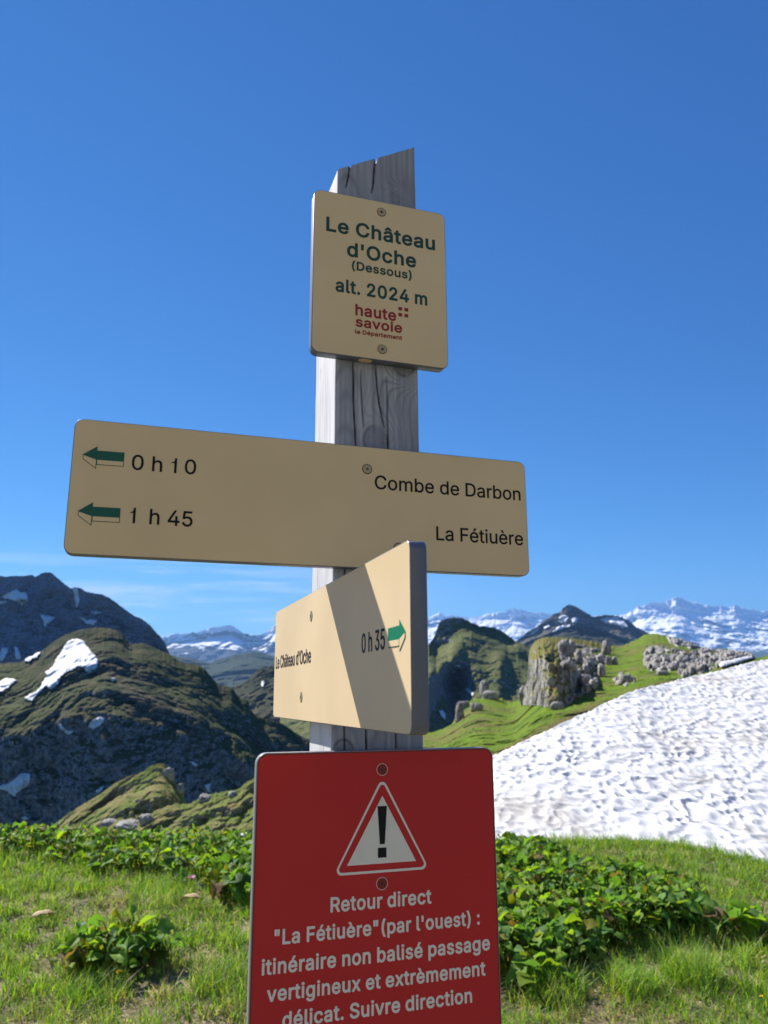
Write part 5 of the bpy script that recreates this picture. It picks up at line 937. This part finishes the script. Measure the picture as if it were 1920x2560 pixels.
# haze: thin blue air over the whole view, sky outside
def haze():
    bm = bmesh.new(); bmesh.ops.create_cube(bm, size=1.0)
    bmesh.ops.scale(bm, vec=(150000, 74000, 4500), verts=bm.verts); bmesh.ops.translate(bm, vec=(0, 27000, 900), verts=bm.verts)
    m = bpy.data.materials.new('haze'); m.use_nodes = True; t = m.node_tree; t.nodes.clear()
    o_ = t.nodes.new('ShaderNodeOutputMaterial'); v = t.nodes.new('ShaderNodeVolumePrincipled')
    v.inputs['Color'].default_value = (0.26, 0.52, 1.0, 1); v.inputs['Density'].default_value = 1.15e-5; v.inputs['Anisotropy'].default_value = 0.2
    t.links.new(v.outputs[0], o_.inputs['Volume'])
    tag(obj_bm('haze', bm, m), kind='stuff')
haze()

# unseen slope assumed behind the viewer, added to bounce warm sunlight onto the signs
n = N('bounce_slope'); a = n.noise(0.12, 5, 0.6); b = n.noise(0.9, 5, 0.65)
M_bounce = n.done(n.mix(n.mapr(a, 0.46, 0.54), n.mix(n.mapr(b, .4, .6), (0.26, 0.255, 0.255), (0.42, 0.415, 0.41)), n.mix(n.mapr(b, .4, .6), (0.08, 0.10, 0.03), (0.15, 0.14, 0.07))), 0.95, n.bump(b, 0.6, 0.3), 0.1)
xs = np.linspace(-110, 110, 150); ys_ = np.linspace(-4.5, -90, 120); XX, YY = np.meshgrid(xs, ys_); dd = -4.5 - YY
ZZ = dd * 0.30 + np.maximum(0, dd - 6) * 0.62 - 0.06 + (1.6 * fbm(np.stack([XX / 9, YY / 9, XX * 0], -1), 4) + 0.4) * np.clip(dd / 10, 0, 1) - np.maximum(0, np.abs(XX) - 70) * 0.4
tag(mesh_np('bounce_slope', np.stack([XX, YY, ZZ], -1).reshape(-1, 3)[::-1], grid_faces(150, 120), M_bounce), kind='structure')

# ------------------------------------------------------------ the meadow the post stands in
def edge_y(x):
    """distance of the brow of the meadow for photo column x (ground height 0 there)"""
    y = interp([(-400, 2108), (0, 2106), (120, 2098), (300, 2100), (620, 2108), (1000, 2104), (1240, 2100), (1330, 2094), (1500, 2090), (1620, 2100), (1700, 2112), (1800, 2136), (1920, 2160), (2300, 2230)], x)
    return -1.6 / pxdir(x, y)[..., 2]
def gz(X, Y):
    """height of the meadow"""
    X = np.asarray(X, float); Y = np.asarray(Y, float)
    col = 960 + F * cp * X / np.maximum(Y, 1.5)
    e = edge_y(np.clip(col, -400, 2300)); over = np.maximum(0, Y - e + 0.25)
    return 0.045 * fbm(np.stack([X * 0.9, Y * 0.9, X * 0], -1), 3) * np.clip(1.4 - over, 0, 1) + 0.02 * fbm(np.stack([X * 5, Y * 5, X * 0], -1), 3) - np.minimum(0.42 * over ** 1.6, 0.5 + over * 0.9)
def dry(X, Y):
    """0 lush .. 1 straw and bare earth"""
    P = np.stack([np.asarray(X) * 1.5, np.asarray(Y) * 1.5, np.asarray(X) * 0 + 5], -1)
    d = 0.5 + 0.75 * fbm(P, 3)
    col = 960 + F * cp * X / np.maximum(Y, 1.5)
    return d + np.where(col < 760, 0.03, -0.06) - np.clip((Y - 4.9) / 1.5, 0, 0.35) + 0.20 * np.clip((4.35 - Y) / 0.8, 0, 1)
n = N('meadow_soil'); a = n.noise(4, 5, 0.65); b = n.noise(40, 4, 0.7)
cg = n.mix(n.mapr(b, .35, .65), (0.13, 0.10, 0.06), (0.38, 0.30, 0.20)); cg = n.mix(n.mapr(a, .45, .6), cg, (0.085, 0.105, 0.03))
M_soil = n.done(cg, 0.95, n.bump(b, 0.8, 0.02), 0.1)
nx, ny = 260, 240
XX, YY = np.meshgrid(np.linspace(-7.5, 7.5, nx), np.linspace(-4, 10.5, ny)); ZZ = gz(XX, YY)
tag(mesh_np('meadow_ground', np.stack([XX, YY, ZZ], -1).reshape(-1, 3), grid_faces(nx, ny), M_soil), kind='structure')

def m_leaf(name, rough=0.5, trans=0.45, spec=0.35, veins=False):
    n = N(name); a = n.t.nodes.new('ShaderNodeAttribute'); a.attribute_name = 'Col'
    v = n.noise(60, 3); col = n.mix(n.math('MULTIPLY', n.mapr(v, 0.3, 0.7), 0.3), a.outputs['Color'], n.mix(0.5, a.outputs['Color'], (0.02, 0.03, 0.008)))
    p = n.t.nodes.new('ShaderNodeBsdfPrincipled'); n.set(p.inputs['Base Color'], col); p.inputs['Roughness'].default_value = rough; p.inputs['Specular IOR Level'].default_value = spec
    if veins: n.set(p.inputs['Normal'], n.bump(n.noise(90, 2), 0.5, 0.004))
    t = n.t.nodes.new('ShaderNodeBsdfTranslucent'); n.set(t.inputs['Color'], n.mix(1.0, col, (1.25, 1.3, 0.45), 'MULTIPLY'))
    m = n.t.nodes.new('ShaderNodeMixShader'); m.inputs[0].default_value = trans
    n.t.links.new(p.outputs[0], m.inputs[1]); n.t.links.new(t.outputs[0], m.inputs[2]); n.t.links.new(m.outputs[0], n.out.inputs[0])
    return n.m
M_grass = m_leaf('grass_blades', 0.5, 0.48, 0.35)
M_broad = m_leaf('broad_leaves', 0.6, 0.50, 0.22, True)

def blades(X, Y, Z, h, wd, lean, col, rng, segs=3):
    """grass blades as bent tapering strips; returns V, F, C"""
    n = len(X); az = rng.uniform(0, 2 * math.pi, n); face = az + rng.uniform(0.6, 2.4, n)
    t = np.linspace(0, 1, segs + 1)
    cx = lean[:, None] * h[:, None] * t ** 2; cz = h[:, None] * (t - 0.35 * (lean[:, None] * t) ** 2 * 0.8)
    px = X[:, None] + np.cos(az)[:, None] * cx; py = Y[:, None] + np.sin(az)[:, None] * cx; pz = Z[:, None] + np.maximum(cz, 0.002)
    ww = wd[:, None] * 0.5 * (1 - t[None] ** 1.6 * 0.93)
    dx, dy = np.cos(face)[:, None] * ww, np.sin(face)[:, None] * ww
    V = np.stack([np.stack([px - dx, py - dy, pz], -1), np.stack([px + dx, py + dy, pz], -1)], 2).reshape(-1, 3)   # n, segs+1, 2
    b = np.arange(n)[:, None] * (segs + 1) * 2 + np.arange(segs)[None, :] * 2
    Fq = np.stack([b, b + 1, b + 3, b + 2], -1).reshape(-1, 4)
    shade = np.repeat(col[:, None, :], (segs + 1) * 2, 1).reshape(-1, 3)
    return V, Fq, shade
def grass_cols(n, d, rng):
    base = np.array([[0.165, 0.320, 0.036], [0.245, 0.400, 0.046], [0.330, 0.410, 0.066], [0.145, 0.280, 0.062]]); straw = np.array([[0.46, 0.38, 0.21], [0.36, 0.28, 0.15], [0.27, 0.24, 0.085]])
    c = base[rng.integers(0, 4, n)] * rng.uniform(0.55, 1.45, n)[:, None]; s = straw[rng.integers(0, 3, n)] * rng.uniform(0.7, 1.2, n)[:, None]
    k = rng.uniform(0, 1, n) < np.clip((d - 0.50) * 1.7, 0.04, 0.75)
    return np.where(k[:, None], s, c), k
def meadow():
    rng = np.random.default_rng(5); Vs = []
    N0 = 330000
    X = rng.uniform(-4.6, 4.6, N0); Y = rng.uniform(2.7, 7.4, N0)
    e = edge_y(np.clip(960 + F * cp * X / Y, -400, 2300))
    keep = (np.abs(X) < Y * 0.62 + 0.4) & (Y < e + 0.35)
    d = dry(X, Y); tuft = fbm(np.stack([X * 7, Y * 7, X * 0], -1), 2)
    keep &= rng.uniform(0, 1, N0) < np.clip(1.05 - (d - 0.35) * 1.1 + tuft * 0.9, 0.10, 1) * np.clip((Y / 5.2) ** -1.0, 0.3, 1.2)
    X, Y, d, tuft = X[keep], Y[keep], d[keep], tuft[keep]; n = len(X); Z = gz(X, Y)
    col, k = grass_cols(n, d, rng)
    h = rng.uniform(0.03, 0.095, n) * (0.75 + 1.5 * np.clip(tuft, -0.35, 1)) * np.where(k, 0.85, 1); lean = np.where(k, rng.uniform(0.5, 1.6, n), rng.uniform(0.1, 1.0, n))
    wd = rng.uniform(0.0028, 0.0060, n)
    V, Fq, Cc = blades(X, Y, Z - 0.004, h, wd, lean, col, rng)
    # low broad herbs between the blades
    m = 26000; X = rng.uniform(-4.6, 4.6, m); Y = rng.uniform(2.7, 7.2, m); e = edge_y(np.clip(960 + F * cp * X / Y, -400, 2300)); d = dry(X, Y)
    q = (np.abs(X) < Y * 0.62 + 0.4) & (Y < e + 0.25) & (rng.uniform(0, 1, m) < np.clip(1.1 - d * 1.2, 0.05, 1)); X, Y = X[q], Y[q]; m = len(X)
    c2 = np.array([0.12, 0.23, 0.030]) * rng.uniform(0.6, 1.5, m)[:, None] * np.array([1, 1, 1])
    V2, F2, C2 = blades(X, Y, gz(X, Y), rng.uniform(0.02, 0.05, m), rng.uniform(0.008, 0.016, m), rng.uniform(0.5, 1.5, m), c2, rng)
    # dry stalks standing or lying among the blades
    k3 = 2600; X = rng.uniform(-4.6, 4.6, k3); Y = rng.uniform(2.7, 7.0, k3); e = edge_y(np.clip(960 + F * cp * X / Y, -400, 2300)); q = (np.abs(X) < Y * 0.62 + 0.4) & (Y < e + 0.2); X, Y = X[q], Y[q]; k3 = len(X)
    V3, F3, C3 = blades(X, Y, gz(X, Y), rng.uniform(0.07, 0.17, k3), rng.uniform(0.0025, 0.004, k3), rng.uniform(0.2, 2.4, k3), np.array([0.55, 0.46, 0.27]) * rng.uniform(0.6, 1.2, k3)[:, None], rng)
    F2 = np.vstack([F2, F3 + len(V2)]); V2 = np.vstack([V2, V3]); C2 = np.vstack([C2, C3])
    tag(mesh_np('grass', np.vstack([V, V2]), np.vstack([Fq, F2 + len(V)]), M_grass, cols=np.vstack([Cc, C2]), smooth=True), kind='stuff')
meadow()
def tussock(x, y, label, seed, hmax=0.19, nb=420, rad=0.10, green=0.9):
    rng = np.random.default_rng(seed); P = at(x, y, 1.0); D = -1.6 / pxdir(x, y)[2]; X0, Y0 = pxdir(x, y)[0] * D, D
    r = rad * np.sqrt(rng.uniform(0, 1, nb)); a = rng.uniform(0, 6.283, nb)
    X, Y = r * np.cos(a), r * np.sin(a); col, k = grass_cols(nb, np.full(nb, 0.42), rng); col *= green
    V, Fq, Cc = blades(X, Y, gz(X + X0, Y + Y0), rng.uniform(0.5, 1, nb) * hmax, rng.uniform(0.0025, 0.0045, nb), rng.uniform(0.25, 1.1, nb), col, rng, 4)
    o = mesh_np('grass_tussock', V, Fq, M_grass, cols=Cc); o.location = (X0, Y0, 0)
    return tag(o, label, 'grass tussock', 'grass tussocks in the meadow')
tussock(1725, 2450, 'bright upright grass tussock right of the leafy patch, lower right of the picture', 1, 0.20, 520, 0.13, 1.1)
tussock(1575, 2470, 'grass tussock just below the middle of the right leafy patch', 2, 0.15, 360, 0.12, 1.25)
tussock(1395, 2490, 'grass tussock beside the lower right edge of the red board', 3, 0.16, 380, 0.13, 1.1)
tussock(400, 2255, 'fine grass tussock behind the single leafy clump on the left', 4, 0.13, 460, 0.22, 1.0)
tussock(555, 2460, 'grass tussock close to the left side of the red board', 5, 0.14, 420, 0.15, 1.0)
tussock(225, 2480, 'grass tussock just in front of the single leafy clump on the left', 6, 0.13, 420, 0.14, 1.0)

# broad leaves: a heart shaped, folded, wavy blade on a bent stalk
def leaf_set(X, Y, Z, L, H, rng, young=0.3, flat_=0.0):
    """many leaves at once: foot (X, Y, Z), blade length L, stalk height H"""
    n = len(X); nu, nvv = 7, 5
    u = np.linspace(0, 1, nu); v = np.linspace(-1, 1, nvv)
    wid = np.sin(math.pi * np.clip(u * 0.94 + 0.06, 0, 1) ** 0.62) ** 0.85 * 0.46; wid[0] = 0.10; wid[-1] = 0.015
    az = rng.uniform(0, 6.283, n); pitch = rng.normal(0.25, 0.55, n); droop = rng.uniform(0.2, 1.5, n); fold = rng.uniform(0.05, 0.75, n); roll = rng.normal(0, 0.45, n); ph = rng.uniform(0, 6.283, n); ruf = rng.uniform(0.03, 0.13, n)
    U, Vv = np.meshgrid(u, v, indexing='ij'); Wd = np.repeat(wid[:, None], nvv, 1)
    th = pitch[:, None] - droop[:, None] * u[None] ** 1.3                       # angle along the midrib
    du = np.diff(u, prepend=0)
    ax_ = np.cumsum(np.cos(th) * du, 1); az_ = np.cumsum(np.sin(th) * du, 1)
    lx = ax_[:, :, None] - (np.abs(Vv) ** 2 * np.where(U < 0.2, 0.12, 0))[None]; ly = (Vv * Wd)[None] * np.cos(fold)[:, None, None]
    lz = az_[:, :, None] + np.abs(Vv * Wd)[None] * np.sin(fold)[:, None, None] + ruf[:, None, None] * np.sin(U[None] * 9 + ph[:, None, None]) * (np.abs(Vv) ** 2)[None] * np.sign(Vv)[None]
    cr, sr = np.cos(roll)[:, None, None], np.sin(roll)[:, None, None]; ly, lz2 = ly * cr - (lz - az_[:, :, None]) * sr, ly * sr + (lz - az_[:, :, None]) * cr; lz = lz2 + az_[:, :, None]
    lx, ly, lz = lx * L[:, None, None], ly * L[:, None, None], lz * L[:, None, None]
    ca, sa = np.cos(az)[:, None, None], np.sin(az)[:, None, None]
    off = rng.uniform(0.15, 0.5, n) * H
    wx = X[:, None, None] + (lx + off[:, None, None]) * ca - ly * sa; wy = Y[:, None, None] + (lx + off[:, None, None]) * sa + ly * ca; wz = np.maximum(Z[:, None, None] + H[:, None, None] + lz, Z[:, None, None] + 0.006)
    V = np.stack([wx, wy, wz], -1).reshape(-1, 3)
    f = grid_faces(nvv, nu); Fq = (f[None] + (np.arange(n) * nu * nvv)[:, None, None]).reshape(-1, 4)
    pal = np.array([[0.130, 0.270, 0.044], [0.185, 0.330, 0.038], [0.100, 0.210, 0.055], [0.240, 0.360, 0.036]])
    c = pal[rng.integers(0, 4, n)] * rng.uniform(0.75, 1.25, n)[:, None]
    yel = rng.uniform(0, 1, n) < young * 0.25; c[yel] = np.array([0.22, 0.23, 0.02]) * rng.uniform(0.8, 1.1, yel.sum())[:, None]
    old = rng.uniform(0, 1, n) < 0.03; c[old] = np.array([0.20, 0.13, 0.06])
    C1 = np.repeat(c, nu * nvv, 0)
    # stalks: thin three sided strips from foot to blade
    s = 5; t = np.linspace(0, 1, s); sx = X[:, None] + (off[:, None] * t ** 1.6) * np.cos(az)[:, None]; sy = Y[:, None] + (off[:, None] * t ** 1.6) * np.sin(az)[:, None]; sz = Z[:, None] + H[:, None] * t
    r = 0.0028; S = np.stack([np.stack([sx + r * math.cos(k), sy + r * math.sin(k), sz], -1) for k in (0, 2.09, 4.19)], 2).reshape(-1, 3)
    b = (np.arange(n) * s * 3)[:, None, None] + (np.arange(s - 1) * 3)[None, :, None] + np.arange(3)[None, None, :]; b2 = (np.arange(n) * s * 3)[:, None, None] + (np.arange(s - 1) * 3)[None, :, None] + ((np.arange(3) + 1) % 3)[None, None, :]
    FS = np.stack([b, b2, b2 + 3, b + 3], -1).reshape(-1, 4); CS = np.repeat(np.array([[0.10, 0.13, 0.04]]), len(S), 0)
    return np.vstack([V, S]), np.vstack([Fq, FS + len(V)]), np.vstack([C1, CS])
def ground_at(x, y):
    d = pxdir(x, y); D = -1.6 / d[..., 2]; X, Y = d[..., 0] * D, D
    for _ in range(6):
        D = (gz(X, Y) - 1.6) / d[..., 2]; X, Y = d[..., 0] * D, D
    return X, Y
def inpoly(px, py, poly):
    a = np.array(poly, float); b = np.roll(a, -1, 0); c = np.zeros(np.shape(px), int)
    for (x0, y0), (x1, y1) in zip(a, b):
        c += ((y0 > py) != (y1 > py)) & (px < (x1 - x0) * (py - y0) / (y1 - y0 + 1e-12) + x0)
    return c % 2 == 1
def patch(name, poly, count, rng, L, H, young=0.3, noise_cut=None):
    """leaves growing over a ground area; poly = ground outline as photo readings"""
    p = np.array(poly, float); X, Y = [], []
    gx, gy = ground_at(p[:, 0], p[:, 1]); G = np.stack([gx, gy], 1)
    while len(X) < count:
        a = rng.uniform(G.min(0), G.max(0), (count * 2, 2)); k = inpoly(a[:, 0], a[:, 1], G)
        if noise_cut is not None: k &= fbm(np.stack([a[:, 0] * 2.2, a[:, 1] * 2.2, a[:, 0] * 0 + 8], -1), 3) > noise_cut
        X += list(a[k, 0]); Y += list(a[k, 1])
    X, Y = np.array(X[:count]), np.array(Y[:count])
    V, Fq, Cc = leaf_set(X, Y, gz(X, Y) - 0.005, rng.uniform(*L, count), rng.uniform(*H, count), rng, young)
    return tag(mesh_np(name, V, Fq, M_broad, cols=Cc), kind='stuff')
rng = np.random.default_rng(21)
# ground outline of the patch on the right (its near rim casts the dark shade under the leaves)
PR = [(1180, 2190), (1300, 2180), (1400, 2205), (1500, 2225), (1600, 2230), (1700, 2270), (1760, 2300), (1740, 2345), (1640, 2350), (1560, 2370), (1500, 2400), (1440, 2440), (1370, 2480), (1280, 2450), (1180, 2470)]
patch('leafy_ground_cover', PR, 2300, rng, (0.03, 0.088), (0.04, 0.19), 0.25)
patch('leafy_ground_cover', [(1180, 2120), (1330, 2112), (1400, 2130), (1420, 2180), (1330, 2200), (1180, 2200)], 240, rng, (0.05, 0.09), (0.02, 0.07), 0.2)
# band along the brow of the meadow on the left
PL = [(-40, 2112), (120, 2105), (300, 2112), (640, 2116), (640, 2250), (560, 2240), (480, 2225), (380, 2190), (260, 2190), (170, 2165), (60, 2150), (-40, 2140)]
patch('leafy_ground_cover', PL, 1350, rng, (0.035, 0.092), (0.04, 0.14), 0.6)
patch('leafy_ground_cover', [(520, 2180), (640, 2180), (640, 2300), (560, 2270)], 90, rng, (0.07, 0.12), (0.07, 0.16), 0.3)
patch('leafy_ground_cover', [(640, 2118), (1180, 2114), (1180, 2190), (900, 2175), (640, 2240)], 520, rng, (0.035, 0.09), (0.04, 0.13), 0.4)
def clump(name, x, y, count, R, L, H, seed, label, group=None, young=0.5):
    rng = np.random.default_rng(seed); X0, Y0 = [float(v) for v in ground_at(np.array(x), np.array(y))]
    a = rng.uniform(0, 6.283, count); r = R * np.sqrt(rng.uniform(0, 1, count)); X, Y = r * np.cos(a), r * np.sin(a) * 0.7
    z0 = float(gz(X0, Y0)); V, Fq, Cc = leaf_set(X, Y, gz(X + X0, Y + Y0) - z0, rng.uniform(*L, count), rng.uniform(*H, count) * (1.1 - 0.5 * r / R), rng, young)
    o = mesh_np(name, V, Fq, M_broad, cols=Cc); o.location = (X0, Y0, z0)
    return tag(o, label, 'plant', group)
GL = 'single leafy plants in the meadow'
clump('leafy_plant', 300, 2410, 150, 0.25, (0.045, 0.10), (0.08, 0.20), 31, 'single clump of broad yellow green leaves on the left half of the meadow', GL, 0.8)
clump('leafy_plant', 1870, 2345, 30, 0.16, (0.08, 0.14), (0.06, 0.16), 33, 'small leafy plant at the right picture edge beside the leafy patch', GL, 0.3)
clump('leafy_plant', 1350, 2470, 16, 0.10, (0.09, 0.14), (0.05, 0.13), 34, 'low leafy plant with long leaves at the near corner of the right leafy patch', GL, 0.6)

# small flowers
def m_flat(name, col): return plain(name, col, 0.6, 0.2, 0.2, 200)
M_yellow = m_flat('yellow_petals', (0.72, 0.50, 0.015)); M_pink = m_flat('faded_pink_petals', (0.48, 0.20, 0.30)); M_stalk = m_flat('flower_stalk', (0.08, 0.13, 0.03)); M_straw = m_flat('dead_leaf', (0.46, 0.34, 0.19))
def flower(x, y, h, r, mat, label, seed, heads=1, petals=6, group=None):
    rng = random.Random(seed); X0, Y0 = [float(v) for v in ground_at(np.array(x), np.array(y))]; t = empty('flower', loc=(X0, Y0, float(gz(X0, Y0))))
    for k in range(heads):
        dx, dy, hh = rng.uniform(-.03, .03) * (heads > 1), rng.uniform(-.02, .02) * (heads > 1), h * rng.uniform(.8, 1.1)
        bm = bmesh.new(); bmesh.ops.create_cone(bm, segments=5, radius1=0.0018, radius2=0.0013, depth=hh, cap_ends=True); bmesh.ops.translate(bm, verts=bm.verts, vec=(dx, dy, hh / 2)); obj_bm('stalk', bm, M_stalk, t)
        bm = bmesh.new()
        for p in range(petals):
            a = 6.283 * p / petals; d = Vector((math.cos(a), math.sin(a), rng.uniform(0.1, 0.9))).normalized() * r; s = Vector((-math.sin(a), math.cos(a), 0)) * r * 0.38; c0 = Vector((dx, dy, hh))
            v = [bm.verts.new(q) for q in (c0, c0 + d * .55 + s, c0 + d, c0 + d * .55 - s)]; bm.faces.new(v)
        bmesh.ops.create_uvsphere(bm, u_segments=8, v_segments=5, radius=r * .3, matrix=Matrix.Translation((dx, dy, hh)))
        obj_bm('flower_head', bm, mat, t)
    return tag(t, label, 'flower', group)
flower(308, 2462, 0.05, 0.016, M_yellow, 'yellow flowers growing in front of the single leafy clump', 1, 3)
flower(478, 2232, 0.10, 0.030, M_pink, 'faded pink flower head beside the leaf band left of the red board', 2, 1, 9)
flower(1905, 2520, 0.05, 0.010, M_yellow, 'tiny yellow flower low at the right picture edge', 3, 1)
def dead_leaf(x, y, L, seed, label):
    rng = np.random.default_rng(seed); X0, Y0 = [float(v) for v in ground_at(np.array(x), np.array(y))]
    nu, nv_ = 9, 5; u = np.linspace(0, 1, nu); v = np.linspace(-1, 1, nv_); U, Vv = np.meshgrid(u, v, indexing='ij'); a = rng.uniform(0, 6.283)
    w_ = np.sin(math.pi * u) ** 0.7 * 0.22; lx = (U - .5) * L; ly = Vv * w_[:, None] * L; lz = 0.02 + 0.35 * L * np.sin(U * 3) * 0.4 + np.abs(Vv) * 0.1 * L + 0.02 * L * np.sin(U * 14 + Vv * 4)
    V = np.stack([lx * math.cos(a) - ly * math.sin(a), lx * math.sin(a) + ly * math.cos(a), lz], -1).reshape(-1, 3)
    o = mesh_np('dead_leaf', V, grid_faces(nv_, nu), M_straw); o.location = (X0, Y0, float(gz(X0, Y0)) + 0.01); o.modifiers.new('thickness', 'SOLIDIFY').thickness = 0.0015
    tag(o, label, 'dead leaf', 'dead leaves on the meadow')
dead_leaf(478, 2265, 0.13, 1, 'pale curled dead leaf on bare earth below the pink flower')
dead_leaf(1425, 2215, 0.11, 2, 'brown curled dead leaf lying on the right leafy patch near the red board')
dead_leaf(105, 2310, 0.14, 3, 'thin straw coloured dead leaf in the grass left of the single leafy clump')
